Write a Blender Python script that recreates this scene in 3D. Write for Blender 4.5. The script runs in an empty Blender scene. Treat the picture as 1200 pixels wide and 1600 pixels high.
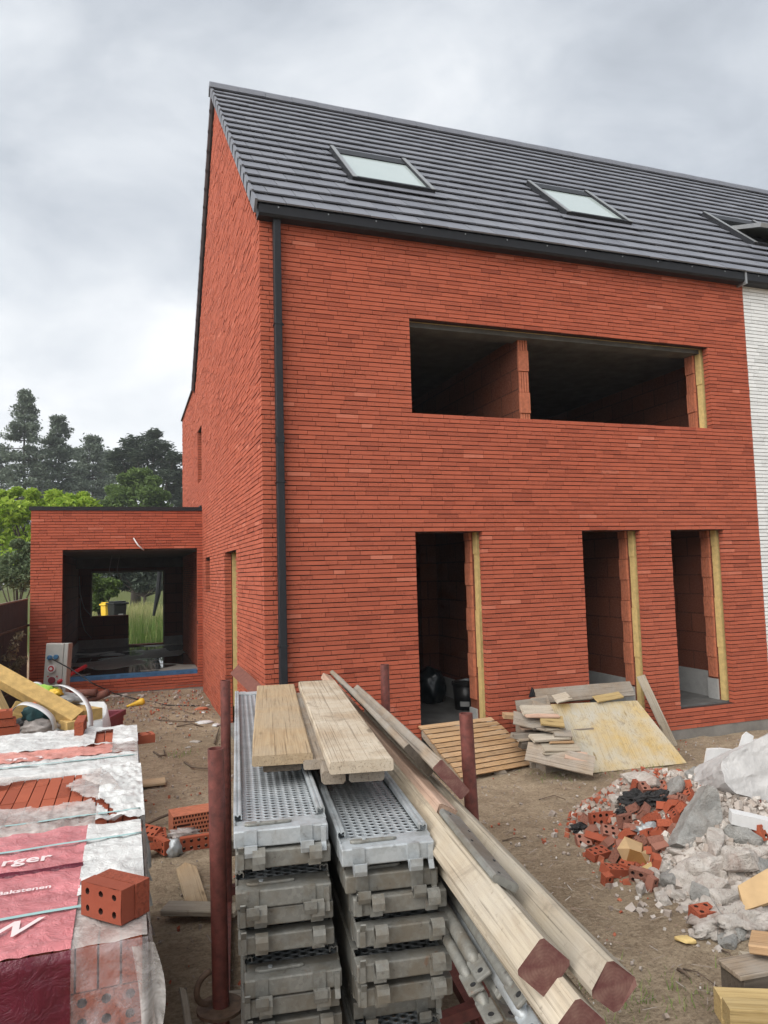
import bpy, bmesh, math, random
from mathutils import Vector, Matrix, noise, Euler
R_ = math.radians
sc = bpy.context.scene
COL = sc.collection
rnd = random.Random(7)

# ------------------------------------------------------------------ camera frame
C = Vector((-1.26776927, -7.12534733, 1.64357759))
CR = Vector((0.94266385, -0.332662, -0.0268488)).normalized()
CU = Vector((-0.00219081, -0.08661356, 0.99623958)).normalized()
CF = Vector((0.33373652, 0.93906021, 0.08237628)).normalized()
FPX = 1136.77
def ray(px, py): return CF + CR * ((px - 600) / FPX) + CU * ((800 - py) / FPX)
def PD(px, py, d): return C + ray(px, py) * d
def PZ(px, py, z):
    r = ray(px, py); return C + r * ((z - C.z) / r.z)
def PY(px, py, y):
    r = ray(px, py); return C + r * ((y - C.y) / r.y)
def sst(a, b, x):
    t = max(0., min(1., (x - a) / (b - a))); return t * t * (3 - 2 * t)
def nz(x, y, z=0.0): return noise.noise(Vector((x, y, z)))

def terrain(x, y):
    h = -0.425
    h += 0.15 * sst(1.5, 5.8, y) * (1 - sst(-0.2, 0.3, x))
    h += 0.10 * sst(12.0, 20.0, y) + 1.0 * sst(22, 70, y)
    far = sst(20, 60, math.hypot(x, y))
    h += (0.022 * nz(x * .7, y * .7) + 0.022 * nz(x * 2.1, y * 2.1, 3) + 0.006 * nz(x * 7, y * 7, 5)) * (1 - far) + far * .4 * nz(x * .03, y * .03)
    return h
MG = [(2.62, -2.02, .25, .30), (2.95, -1.95, .17, .30), (3.12, -2.72, .40, .42), (2.62, -3.02, .20, .36), (3.95, -2.55, .46, .50), (2.25, -3.25, .10, .34), (2.3, -2.25, .12, .25), (1.95, -3.75, .075, .22)]
def mound(x, y):
    s = sum(a * math.exp(-((x - cx) ** 2 + (y - cy) ** 2) / (2 * r * r)) for cx, cy, a, r in MG)
    s = max(0., s - .085)
    if s > 0: s += .04 * nz(x * 5, y * 5, 9) * min(1, s * 8)
    return s
def surf(x, y): return terrain(x, y) + mound(x, y)
def PT(px, py, fn=terrain):
    r = ray(px, py); t = 1.2
    while t < 90:
        p = C + r * t
        if p.z < fn(p.x, p.y): break
        t += .01 + t * .0015
    return p

# ------------------------------------------------------------------ object helpers
class MB:
    def __init__(s): s.v = []; s.f = []; s.t = []; s.m = []
    def add(s, vs, fs, tint=.5, mi=0):
        n = len(s.v); s.v += [tuple(v) for v in vs]
        for f in fs:
            s.f.append(tuple(i + n for i in f)); s.t.append(tint); s.m.append(mi)
    def box(s, x0, x1, y0, y1, z0, z1, tint=.5, mi=0, M=None):
        vs = [Vector(c) for c in ((x0, y0, z0), (x1, y0, z0), (x1, y1, z0), (x0, y1, z0), (x0, y0, z1), (x1, y0, z1), (x1, y1, z1), (x0, y1, z1))]
        if M is not None: vs = [M @ v for v in vs]
        s.add(vs, [(0, 3, 2, 1), (4, 5, 6, 7), (0, 1, 5, 4), (1, 2, 6, 5), (2, 3, 7, 6), (3, 0, 4, 7)], tint, mi)
    def prism(s, poly, a0, a1, fn, tint=.5, mi=0):
        n = len(poly)
        vs = [fn(p, a0) for p in poly] + [fn(p, a1) for p in poly]
        fs = [tuple(range(n - 1, -1, -1)), tuple(range(n, 2 * n))] + [(i, (i + 1) % n, n + (i + 1) % n, n + i) for i in range(n)]
        s.add(vs, fs, tint, mi)
    def tube(s, pts, r, n=8, cap=True, tint=.5, mi=0):
        pts = [Vector(p) for p in pts]; vs = []; up = None
        rs = r if isinstance(r, (list, tuple)) else [r] * len(pts)
        for i, p in enumerate(pts):
            d = (pts[min(i + 1, len(pts) - 1)] - pts[max(i - 1, 0)]).normalized()
            if up is None:
                up = d.orthogonal().normalized()
            a = (up - d * up.dot(d)).normalized(); b = d.cross(a); up = a
            for k in range(n):
                t = 2 * math.pi * k / n
                vs.append(p + (a * math.cos(t) + b * math.sin(t)) * rs[i])
        fs = []
        for i in range(len(pts) - 1):
            for k in range(n):
                fs.append((i * n + k, i * n + (k + 1) % n, (i + 1) * n + (k + 1) % n, (i + 1) * n + k))
        if cap:
            fs.append(tuple(range(n - 1, -1, -1))); m = (len(pts) - 1) * n; fs.append(tuple(range(m, m + n)))
        s.add(vs, fs, tint, mi)
    def build(s, name, mats, parent=None, smooth=False, M=None, fix=True):
        me = bpy.data.meshes.new(name)
        me.from_pydata(s.v, [], s.f)
        if not isinstance(mats, (list, tuple)): mats = [mats]
        for m in mats: me.materials.append(m)
        at = me.attributes.new('tint', 'FLOAT', 'FACE'); at.data.foreach_set('value', s.t)
        me.polygons.foreach_set('material_index', s.m)
        if smooth: me.polygons.foreach_set('use_smooth', [True] * len(s.f))
        me.update()
        if fix and len(s.f) < 20000:
            bm = bmesh.new(); bm.from_mesh(me); bmesh.ops.recalc_face_normals(bm, faces=bm.faces); bm.to_mesh(me); bm.free()
        o = bpy.data.objects.new(name, me); COL.objects.link(o)
        if parent is not None: o.parent = parent
        if M is not None: o.matrix_local = M
        return o
def tag(o, label, cat, group=None, kind=None):
    if label: o['label'] = label
    if cat: o['category'] = cat
    if group: o['group'] = group
    if kind: o['kind'] = kind
    return o
def thing(name, label, cat, loc=(0, 0, 0), rot=(0, 0, 0), group=None, M=None):
    o = bpy.data.objects.new(name, None); COL.objects.link(o); o.empty_display_size = .1
    if M is not None: o.matrix_world = M
    else: o.location = loc; o.rotation_euler = rot
    return tag(o, label, cat, group)
def copy_tree(o, parent=None):
    c = o.copy(); COL.objects.link(c)
    if parent is not None: c.parent = parent
    for ch in list(o.children): copy_tree(ch, c)
    return c
def bevel(o, w, seg=2):
    m = o.modifiers.new('b', 'BEVEL'); m.width = w; m.segments = seg; m.limit_method = 'ANGLE'; m.angle_limit = R_(40); return o
def frame(p, az, pitch=0, roll=0):
    """matrix whose local X points along azimuth az (from +Y toward +X), Z up"""
    d = Vector((math.sin(az) * math.cos(pitch), math.cos(az) * math.cos(pitch), math.sin(pitch)))
    y = Vector((0, 0, 1)).cross(d).normalized(); z = d.cross(y)
    M = Matrix((d, y, z)).transposed().to_4x4() @ Matrix.Rotation(roll, 4, 'X')
    return Matrix.Translation(p) @ M

# ------------------------------------------------------------------ materials
class NT:
    def __init__(s, name):
        s.m = bpy.data.materials.new(name); s.m.use_nodes = True; s.n = s.m.node_tree.nodes; s.l = s.m.node_tree.links
        s.p = s.n['Principled BSDF']; s.out = s.n['Material Output']
    def node(s, t, **kw):
        n = s.n.new(t)
        for k, v in kw.items(): setattr(n, k, v)
        return n
    def link(s, a, b): s.l.new(a, b)
    def val(s, x, sock):
        if hasattr(x, 'is_output'): s.l.new(x, sock)
        else: sock.default_value = x
    def coord(s, kind='Object', scale=None):
        o = s.node('ShaderNodeTexCoord').outputs[kind]
        if scale is None: return o
        mp = s.node('ShaderNodeMapping'); mp.inputs['Scale'].default_value = scale; s.link(o, mp.inputs[0]); return mp.outputs[0]
    def noise(s, scale, detail=4, rough=.55, vec=None, dist=0.0):
        n = s.node('ShaderNodeTexNoise'); n.inputs['Scale'].default_value = scale; n.inputs['Detail'].default_value = detail
        n.inputs['Roughness'].default_value = rough; n.inputs['Distortion'].default_value = dist
        if vec is not None: s.link(vec, n.inputs['Vector'])
        return n.outputs['Fac']
    def ramp(s, fac, stops):
        r = s.node('ShaderNodeValToRGB'); e = r.color_ramp.elements
        while len(e) < len(stops): e.new(.5)
        for el, (p, c) in zip(e, stops):
            el.position = p; el.color = (c, c, c, 1) if isinstance(c, (int, float)) else (*c, 1)
        s.link(fac, r.inputs[0]); return r.outputs[0]
    def math(s, op, a, b=0.0, c=0.0):
        n = s.node('ShaderNodeMath', operation=op)
        s.val(a, n.inputs[0]); s.val(b, n.inputs[1])
        if op in ('MULTIPLY_ADD', 'SMOOTH_MIN', 'COMPARE'): s.val(c, n.inputs[2])
        return n.outputs[0]
    def mix(s, f, a, b, mode='MIX'):
        n = s.node('ShaderNodeMix', data_type='RGBA', blend_type=mode)
        s.val(f, n.inputs['Factor'])
        s.val((*a, 1) if isinstance(a, tuple) and len(a) == 3 else a, n.inputs['A']); s.val((*b, 1) if isinstance(b, tuple) and len(b) == 3 else b, n.inputs['B'])
        return n.outputs['Result']
    def attr(s, name='tint'):
        a = s.node('ShaderNodeAttribute', attribute_name=name); return a.outputs['Fac']
    def bump(s, h, strength=.3, dist=.01, prev=None):
        b = s.node('ShaderNodeBump'); b.inputs['Strength'].default_value = strength; b.inputs['Distance'].default_value = dist
        s.link(h, b.inputs['Height'])
        if prev is not None: s.link(prev, b.inputs['Normal'])
        s.link(b.outputs[0], s.p.inputs['Normal']); return b.outputs[0]
    def objrand(s): return s.node('ShaderNodeObjectInfo').outputs['Random']
    def done(s, color=None, rough=.8, metal=0.0, spec=None):
        if color is not None: s.val((*color, 1) if isinstance(color, tuple) and len(color) == 3 else color, s.p.inputs['Base Color'])
        s.val(rough, s.p.inputs['Roughness']); s.p.inputs['Metallic'].default_value = metal
        if spec is not None: s.p.inputs['Specular IOR Level'].default_value = spec
        return s.m

def mat_simple(name, col, rough=.7, metal=0., var=.25, scale=12, bumpk=.15, spec=None):
    t = NT(name); n = t.noise(scale, 5, .6, t.coord())
    c = t.mix(t.ramp(n, [(.3, 0.), (.75, 1.)]), tuple(x * (1 - var) for x in col), tuple(min(1, x * (1 + var)) for x in col))
    if bumpk: t.bump(t.noise(scale * 6, 3, .6, t.coord()), bumpk, .004)
    return t.done(c, rough, metal, spec)

def mat_brick(name, dark, mid, light, stain=None):
    t = NT(name); a = t.attr()
    c = t.ramp(a, [(0., dark), (.45, mid), (.92, mid), (1., light)])
    o = t.coord()
    n1 = t.noise(9, 5, .6, o); c = t.mix(t.ramp(n1, [(.35, .0), (.75, .35)]), c, dark)
    n2 = t.noise(90, 4, .7, o)
    rough = t.math('GREATER_THAN', t.math('FRACT', t.math('MULTIPLY', a, 37.0)), .62)
    c = t.mix(t.math('MULTIPLY', t.ramp(n2, [(.5, 0.), (.62, 1.)]), t.math('MULTIPLY_ADD', rough, .42, .06)), c, tuple(x * .35 for x in dark))
    big = t.noise(.35, 3, .5, o); c = t.mix(t.ramp(big, [(.4, 0.), (.7, .18)]), c, light)
    dust = t.noise(1.3, 6, .65, o); c = t.mix(t.ramp(dust, [(.66, 0.), (.8, .22)]), c, (.62, .50, .45))
    n3 = t.noise(45, 5, .75, o)
    t.bump(t.math('MULTIPLY', n3, t.math('MULTIPLY_ADD', rough, 1.0, .25)), .9, .006)
    return t.done(c, .88, spec=.25)
M_BRICK = mat_brick('red_facing_brick', (.27, .062, .035), (.42, .104, .057), (.54, .175, .11))
M_WBRICK = mat_brick('white_painted_brick', (.62, .63, .62), (.76, .77, .76), (.82, .82, .81))
M_MORTAR = mat_simple('dark_joint', (.045, .016, .011), .95)
M_WMORTAR = mat_simple('grey_joint', (.30, .30, .30), .95)
M_CONC = mat_simple('grey_concrete', (.11, .108, .102), .9, var=.3, scale=5, bumpk=.3)
M_CONCD = mat_simple('concrete_plinth', (.20, .185, .165), .92, var=.35, scale=3, bumpk=.4)
M_PLINTHW = mat_simple('pale_cellular_block', (.33, .33, .32), .9, var=.12)
M_DARK = mat_simple('near_black', (.012, .012, .013), .6, bumpk=0)
M_ANTH = mat_simple('anthracite_coated_metal', (.017, .018, .021), .5, var=.12, bumpk=0, spec=.25)
M_YEL = mat_simple('yellow_insulation', (.60, .44, .18), .85, var=.18, scale=20)
M_FOAM = mat_simple('ochre_foam_board', (.47, .31, .11), .9, var=.25, scale=18, bumpk=.6)
M_REDPIPE = mat_simple('red_oxide_steel', (.13, .036, .028), .6, var=.45, scale=30, bumpk=.3)
M_RUST = mat_simple('rusty_steel', (.12, .075, .05), .75, .2, var=.4, scale=40)
def mat_galv(name, a, b, dirt, rust, metal):
    t = NT(name); o = t.coord(); rv = t.objrand()
    va = t.node('ShaderNodeVectorMath', operation='ADD'); cb = t.node('ShaderNodeCombineXYZ'); t.link(t.math('MULTIPLY', rv, 7.3), cb.inputs[0]); t.link(t.math('MULTIPLY', rv, 3.1), cb.inputs[1]); t.link(o, va.inputs[0]); t.link(cb.outputs[0], va.inputs[1]); v = va.outputs[0]
    vo = t.node('ShaderNodeTexVoronoi'); vo.inputs['Scale'].default_value = 70; t.link(v, vo.inputs['Vector']); s = t.node('ShaderNodeSeparateColor'); t.link(vo.outputs['Color'], s.inputs[0])
    c = t.mix(t.math('MULTIPLY_ADD', s.outputs[0], .45, t.math('MULTIPLY', t.noise(9, 5, .65, v), .55)), a, b)
    c = t.mix(t.ramp(t.noise(7, 7, .7, v), [(.46, 0.), (.62, dirt)]), c, (.145, .125, .095))
    c = t.mix(t.ramp(t.noise(30, 5, .7, v), [(.60, 0.), (.70, dirt * .8)]), c, (.075, .065, .055))
    c = t.mix(t.ramp(t.noise(16, 6, .7, v, 1.), [(.63, 0.), (.70, rust)]), c, (.17, .075, .035))
    c = t.mix(t.ramp(t.noise(21, 6, .75, v, .5), [(.66, 0.), (.70, .55)]), c, (.46, .45, .42))
    t.bump(t.noise(60, 5, .7, v), .25, .003)
    return t.done(c, .52, metal, .4)
M_GALV = mat_galv('galvanised_steel', (.36, .39, .405), (.49, .52, .535), .42, .2, .45)
M_GALVD = mat_galv('weathered_galvanised_steel', (.14, .138, .125), (.245, .243, .22), .8, .5, .2)
M_WHITE = mat_simple('white_plastic_sheet', (.58, .58, .575), .45, var=.08)
M_GREYPL = mat_simple('pale_grey_enamel', (.42, .43, .40), .45, var=.06, bumpk=.0)
M_BLUE = mat_simple('blue_plastic', (.05, .16, .30), .5, var=.2)
M_REDPL = mat_simple('red_plastic', (.40, .02, .03), .5, var=.15)
M_BLACKPL = mat_simple('black_plastic', (.010, .010, .011), .4, var=.2, bumpk=.05)
M_YELPL = mat_simple('yellow_plastic', (.75, .48, .04), .5, var=.15)
M_GREENPL = mat_simple('lime_plastic', (.35, .62, .10), .5, var=.25)
M_TEALPL = mat_simple('dark_teal_cloth', (.02, .07, .075), .8, var=.4)
M_MAROON = mat_simple('maroon_plastic', (.16, .022, .035), .5, var=.2)
M_STRAP = mat_simple('teal_strap', (.27, .43, .42), .4, var=.1, bumpk=0)
M_CARD = mat_simple('brown_cardboard', (.46, .31, .16), .9, var=.12, scale=9)
M_CARDD = mat_simple('brown_cardboard_inside', (.33, .17, .05), .9, var=.15, scale=9)
def mat_dusty(name, a, b, dirt, amt):
    t = NT(name); o = t.coord(); n = t.noise(9, 7, .7, o)
    c = t.mix(t.ramp(n, [(.35, 0.), (.65, 1.)]), a, b); c = t.mix(t.ramp(t.noise(5, 6, .7, o, .6), [(.46, 0.), (.66, amt)]), c, dirt); c = t.mix(t.ramp(t.noise(55, 4, .7, o), [(.58, 0.), (.68, .6)]), c, (.15, .12, .10))
    t.bump(t.math('ADD', t.noise(22, 6, .75, o), t.math('MULTIPLY', t.noise(90, 4, .7, o), .4)), 1.0, .02); return t.done(c, .96, spec=.15)
M_CHALK = mat_dusty('pale_plaster_lump', (.40, .36, .32), (.58, .54, .495), (.27, .19, .155), .75)
M_CONCR = mat_dusty('broken_concrete', (.23, .225, .21), (.37, .365, .345), (.20, .17, .145), .5)
M_TAR = mat_simple('charred_felt', (.022, .021, .021), .95, var=.5, scale=30, bumpk=1.)
M_TERRA = mat_simple('terracotta_block', (.42, .135, .07), .9, var=.25, scale=25, bumpk=.3)
M_TERRAD = mat_simple('dark_terracotta', (.14, .05, .035), .9, var=.3, scale=25)
M_HOLE = mat_simple('hole_shadow', (.05, .016, .01), .95, bumpk=0)
M_TWIG = mat_simple('dry_twig', (.12, .085, .06), .9, var=.3)
M_BARK = mat_simple('bark', (.075, .06, .05), .95, var=.3, scale=6, bumpk=.6)
M_BLUEF = mat_simple('blue_membrane', (.035, .11, .22), .5, var=.3)
M_RUBBLE = None

def mat_tiles():
    t = NT('anthracite_roof_tile'); a = t.attr(); o = t.coord()
    n = t.noise(6, 5, .6, o)
    c = t.mix(a, (.12, .127, .148), (.185, .193, .218)); c = t.mix(t.ramp(n, [(.4, 0.), (.75, .35)]), c, (.22, .228, .25))
    t.bump(t.noise(80, 3, .6, o), .15, .003)
    return t.done(c, .5, spec=.45)
M_TILE = mat_tiles()

def mat_blocks():
    t = NT('orange_clay_block'); o = t.coord()
    s = t.node('ShaderNodeSeparateXYZ'); t.link(o, s.inputs[0])
    cb = t.node('ShaderNodeCombineXYZ'); t.link(t.math('ADD', s.outputs[0], s.outputs[1]), cb.inputs[0]); t.link(s.outputs[2], cb.inputs[1])
    b = t.node('ShaderNodeTexBrick'); t.link(cb.outputs[0], b.inputs['Vector'])
    b.inputs['Color1'].default_value = (.15, .048, .027, 1); b.inputs['Color2'].default_value = (.11, .034, .021, 1); b.inputs['Mortar'].default_value = (.06, .022, .015, 1)
    b.inputs['Scale'].default_value = 1; b.inputs['Mortar Size'].default_value = .009; b.inputs['Brick Width'].default_value = .5; b.inputs['Row Height'].default_value = .25
    n = t.noise(60, 4, .6, o)
    c = t.mix(t.ramp(n, [(.4, 0.), (.8, .3)]), b.outputs['Color'], (.45, .2, .12))
    t.bump(n, .3, .004)
    return t.done(c, .92, spec=.2)
M_BLOCK = mat_blocks()

def mat_wood(name, light, dark, grey=None, gk=0., speck=.3, ring=6.):
    t = NT(name); o = t.coord()
    rv = t.objrand(); cb = t.node('ShaderNodeCombineXYZ')
    for i in range(3): t.link(t.math('MULTIPLY', rv, 13.7 * (i + 1)), cb.inputs[i])
    va = t.node('ShaderNodeVectorMath', operation='ADD'); t.link(o, va.inputs[0]); t.link(cb.outputs[0], va.inputs[1])
    mp = t.node('ShaderNodeMapping'); mp.inputs['Scale'].default_value = (1.2, 14, 14); t.link(va.outputs[0], mp.inputs[0])
    mp2 = t.node('ShaderNodeMapping'); mp2.inputs['Scale'].default_value = (2.5, 90, 90); t.link(va.outputs[0], mp2.inputs[0])
    g1 = t.noise(ring * .35, 4, .6, mp.outputs[0], 1.2); g2 = t.noise(1.3, 3, .6, mp2.outputs[0])
    c = t.mix(t.ramp(g1, [(.3, 0.), (.7, 1.)]), dark, light)
    c = t.mix(t.ramp(g2, [(.48, 0.), (.68, .45)]), c, tuple(x * .55 for x in dark))
    if grey is not None:
        gn = t.noise(2.6, 6, .65, va.outputs[0]); c = t.mix(t.ramp(gn, [(.35, 0.), (.65, gk)]), c, grey)
    sp = t.noise(34, 5, .75, va.outputs[0]); c = t.mix(t.ramp(sp, [(.60, 0.), (.70, speck)]), c, tuple(x * .35 for x in dark))
    mp3 = t.node('ShaderNodeMapping'); mp3.inputs['Scale'].default_value = (.9, 120, 120); t.link(va.outputs[0], mp3.inputs[0])
    ck = t.noise(1.1, 3, .6, mp3.outputs[0], .3); c = t.mix(t.ramp(ck, [(.59, 0.), (.64, .55)]), c, tuple(x * .35 for x in dark))
    mp4 = t.node('ShaderNodeMapping'); mp4.inputs['Scale'].default_value = (2.1, 7.5, 7.5); t.link(va.outputs[0], mp4.inputs[0])
    kn = t.node('ShaderNodeTexVoronoi'); kn.inputs['Scale'].default_value = 1.0; t.link(mp4.outputs[0], kn.inputs['Vector'])
    c = t.mix(t.ramp(kn.outputs['Distance'], [(.06, .75), (.12, .0)]), c, tuple(x * .4 for x in dark))
    mud = t.noise(5.5, 7, .75, va.outputs[0], .8); c = t.mix(t.ramp(mud, [(.56, 0.), (.68, speck * .8)]), c, (.17, .135, .10))
    br = t.math('MULTIPLY_ADD', rv, .3, .85); c = t.mix(1.0, c, br, 'MULTIPLY')
    cc = t.node('ShaderNodeCombineColor')
    for i in range(3): t.link(br, cc.inputs[i])
    t.bump(t.math('ADD', g1, t.math('MULTIPLY', g2, .5)), .5, .004)
    return t.done(c, .85, spec=.2)
M_WOOD = mat_wood('pale_plank_wood', (.49, .36, .215), (.36, .24, .13), (.40, .33, .24), .6)
M_WOODW = mat_wood('sun_bleached_wood', (.46, .395, .295), (.31, .25, .18), (.40, .37, .32), .6, .5)
M_WOODD = mat_wood('weathered_grey_wood', (.32, .25, .18), (.20, .15, .105), (.30, .275, .24), .9, .5)
M_WOODP = mat_wood('pinkish_wood', (.50, .34, .25), (.38, .24, .17), (.48, .38, .31), .4)
M_WOODO = mat_wood('orange_pallet_wood', (.52, .33, .17), (.40, .23, .11), (.36, .29, .22), .4, .3)
M_WOODY = mat_wood('yellow_new_wood', (.47, .35, .17), (.36, .255, .11), None, 0, .15)
M_WOODK = mat_wood('dark_brown_wood', (.12, .095, .07), (.07, .055, .042), (.16, .14, .12), .5)
M_OSB = mat_wood('rough_chip_coated_board', (.43, .33, .225), (.31, .225, .145), (.54, .475, .38), .9, .7)
M_PLY = mat_wood('stained_plywood', (.50, .37, .16), (.46, .31, .11), (.42, .395, .33), .95, .6, 2.5)
def mat_redend():
    t = NT('red_painted_end_grain'); o = t.coord()
    n = t.noise(28, 5, .65, o)
    w = t.node('ShaderNodeTexWave', wave_type='RINGS', rings_direction='X'); w.inputs['Scale'].default_value = 40; w.inputs['Distortion'].default_value = 2; t.link(o, w.inputs[0])
    c = t.mix(t.ramp(n, [(.35, 0.), (.7, 1.)]), (.105, .034, .031), (.19, .105, .082)); c = t.mix(t.math('MULTIPLY', w.outputs['Fac'], .25), c, (.09, .03, .025))
    t.bump(n, .4, .003); return t.done(c, .85)
M_REDEND = mat_redend()

def mat_ground():
    t = NT('sandy_trodden_soil'); o = t.coord()
    n1 = t.noise(.55, 6, .6, o); n2 = t.noise(5, 7, .7, o); n3 = t.noise(48, 5, .75, o); n4 = t.noise(160, 2, .6, o)
    c = t.mix(t.ramp(n1, [(.36, 0.), (.64, 1.)]), (.29, .218, .145), (.52, .415, .29))
    c = t.mix(t.ramp(n2, [(.44, 0.), (.70, .75)]), c, (.215, .158, .105))
    c = t.mix(t.ramp(n3, [(.52, 0.), (.66, .65)]), c, (.14, .102, .068))
    c = t.mix(t.ramp(n3, [(.30, .65), (.44, 0.)]), c, (.56, .47, .35))
    n5 = t.noise(17, 6, .75, t.coord('Object', (1, 1.8, 1)), 1.2); c = t.mix(t.ramp(n5, [(.50, 0.), (.62, .55)]), c, (.17, .125, .084)); c = t.mix(t.ramp(n5, [(.34, .5), (.45, 0.)]), c, (.50, .41, .30))
    # grass cover beyond the house
    s = t.node('ShaderNodeSeparateXYZ'); t.link(o, s.inputs[0])
    g = t.ramp(t.math('DIVIDE', s.outputs[1], 30.0), [(.42, 0.), (.50, 1.)])
    c = t.mix(g, c, (.10, .115, .035))
    h = t.math('ADD', t.math('MULTIPLY', n2, 1.2), t.math('ADD', t.math('MULTIPLY', n3, .5), t.math('MULTIPLY', n4, .12)))
    t.bump(h, 1.0, .05)
    return t.done(c, .97, spec=.15)
M_GROUND = mat_ground()

def mat_wet():
    t = NT('wet_concrete_floor'); o = t.coord()
    n = t.noise(.8, 3, .5, t.coord('Object', (1.0, 1.0, 1)), .6)
    wet = t.ramp(n, [(.47, 0.), (.50, 1.)])
    d = t.noise(6, 5, .6, o)
    c = t.mix(t.ramp(d, [(.3, 0.), (.7, 1.)]), (.32, .30, .27), (.44, .415, .37)); c = t.mix(wet, c, (.055, .05, .045))
    r = t.ramp(wet, [(0., .75), (1., .03)])
    b = t.node('ShaderNodeBump'); b.inputs['Strength'].default_value = .25; b.inputs['Distance'].default_value = .01
    t.link(t.mix(wet, d, (.5, .5, .5)), b.inputs['Height']); t.link(b.outputs[0], t.p.inputs['Normal'])
    return t.done(c, r, spec=.5)
M_WET = mat_wet()

def mat_leaf(name, a, b, trans=.35):
    t = NT(name); at = t.attr(); o = t.objrand()
    c = t.mix(at, a, b)
    t.p.inputs['Base Color'].default_value = (1, 1, 1, 1); t.link(c, t.p.inputs['Base Color']); t.p.inputs['Roughness'].default_value = .7; t.p.inputs['Specular IOR Level'].default_value = .2
    tr = t.node('ShaderNodeBsdfTranslucent'); t.link(c, tr.inputs[0]); ms = t.node('ShaderNodeMixShader'); ms.inputs[0].default_value = trans
    t.link(t.p.outputs[0], ms.inputs[1]); t.link(tr.outputs[0], ms.inputs[2]); t.link(ms.outputs[0], t.out.inputs[0]); return t.m
M_PINE = mat_leaf('pine_needles', (.095, .125, .09), (.205, .24, .18), .25)  # needles paled and greyed, some distance haze painted into the colour
M_CEDAR = mat_leaf('cedar_needles', (.06, .085, .062), (.145, .175, .125), .22)
M_ROUND = mat_leaf('mid_green_leaves', (.075, .125, .035), (.20, .28, .085), .35)
M_LIME = mat_leaf('lime_leaves', (.20, .33, .030), (.48, .60, .10), .4)
M_SHRUB = mat_leaf('grey_green_leaves', (.075, .115, .055), (.20, .26, .14), .3)
M_GRASS = mat_leaf('meadow_grass', (.12, .21, .045), (.44, .40, .19), .35)
M_DEAD = mat_leaf('pale_dry_leaves', (.16, .14, .09), (.34, .30, .20), .2)

def mat_film(name, col, alpha, rough=.25, patch=0.):
    t = NT(name); o = t.coord()
    n = t.noise(7, 4, .6, o, .8); c = t.mix(t.ramp(n, [(.35, 0.), (.7, 1.)]), tuple(x * .82 for x in col), tuple(min(1, x * 1.12) for x in col))
    rg = t.math('ABSOLUTE', t.math('SUBTRACT', t.noise(16, 4, .6, o, 1.8), .5)); t.bump(t.math('ADD', t.math('POWER', rg, .6), t.math('MULTIPLY', t.noise(60, 3, .6, o, 1.), .15)), .42, .016)
    t.done(c, rough, spec=.5)
    tr = t.node('ShaderNodeBsdfTransparent'); ms = t.node('ShaderNodeMixShader')
    p = t.noise(5, 4, .7, o, 1.2)
    f = t.ramp(p, [(.38, max(0, alpha - patch)), (.62, min(1, alpha + patch))]); t.link(f, ms.inputs[0])
    t.link(tr.outputs[0], ms.inputs[1]); t.link(t.p.outputs[0], ms.inputs[2]); t.link(ms.outputs[0], t.out.inputs[0]); return t.m
M_FILMW = mat_film('white_printed_film', (.63, .63, .61), .93, .25, .08)
M_FILMP = mat_film('sky_lit_pink_film', (.53, .175, .185), .93, .24, .07)  # same film as the maroon front, pale sky sheen painted into its colour
M_FILMM = mat_film('maroon_printed_film', (.11, .008, .022), .9, .35, .08)  # deep front tone of that film, its shade painted into the colour
M_FILMC = mat_film('clear_film', (.52, .47, .48), .30, .2, .16)
M_FILMF = mat_film('loose_clear_film', (.56, .54, .52), .42, .2, .2)
M_FILMH = mat_film('milky_film', (.52, .47, .44), .68, .25, .18)
M_LETTER = mat_simple('white_print', (.66, .56, .55), .5, var=.05, bumpk=0)

def mat_perf():
    t = NT('perforated_galvanised_plate'); o = t.coord()
    s = t.node('ShaderNodeSeparateXYZ'); t.link(o, s.inputs[0])
    px, py = .032, .030
    u = t.math('DIVIDE', s.outputs[0], px); v = t.math('DIVIDE', s.outputs[1], py)
    row = t.math('MODULO', t.math('FLOOR', t.math('ADD', v, 100.0)), 2.0)
    fu = t.math('SUBTRACT', t.math('FRACT', t.math('ADD', u, t.math('MULTIPLY_ADD', row, .5, 100.0))), .5)
    fv = t.math('SUBTRACT', t.math('FRACT', t.math('ADD', v, 100.0)), .5)
    d = t.math('SQRT', t.math('ADD', t.math('POWER', t.math('MULTIPLY', fu, px), 2.0), t.math('POWER', t.math('MULTIPLY', fv, py), 2.0)))
    hole = t.math('LESS_THAN', d, .0072)
    rim = t.ramp(t.math('DIVIDE', d, .016), [(.42, 1.), (.9, 0.)])
    n = t.noise(12, 5, .6, o)
    c = t.mix(t.ramp(n, [(.3, 0.), (.75, 1.)]), (.34, .37, .385), (.50, .53, .545))
    t.bump(rim, .8, .006); t.done(c, .5, .5)
    tr = t.node('ShaderNodeBsdfTransparent'); ms = t.node('ShaderNodeMixShader'); t.link(hole, ms.inputs[0])
    t.link(t.p.outputs[0], ms.inputs[1]); t.link(tr.outputs[0], ms.inputs[2]); t.link(ms.outputs[0], t.out.inputs[0]); return t.m
M_PERF = mat_perf()
def mat_glass():
    t = NT('skylight_glass'); n = t.noise(1.2, 3, .5, t.coord())
    return t.done(t.mix(n, (.36, .42, .41), (.43, .49, .475)), .06, 0, .8)
M_GLASS = mat_glass()
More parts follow.
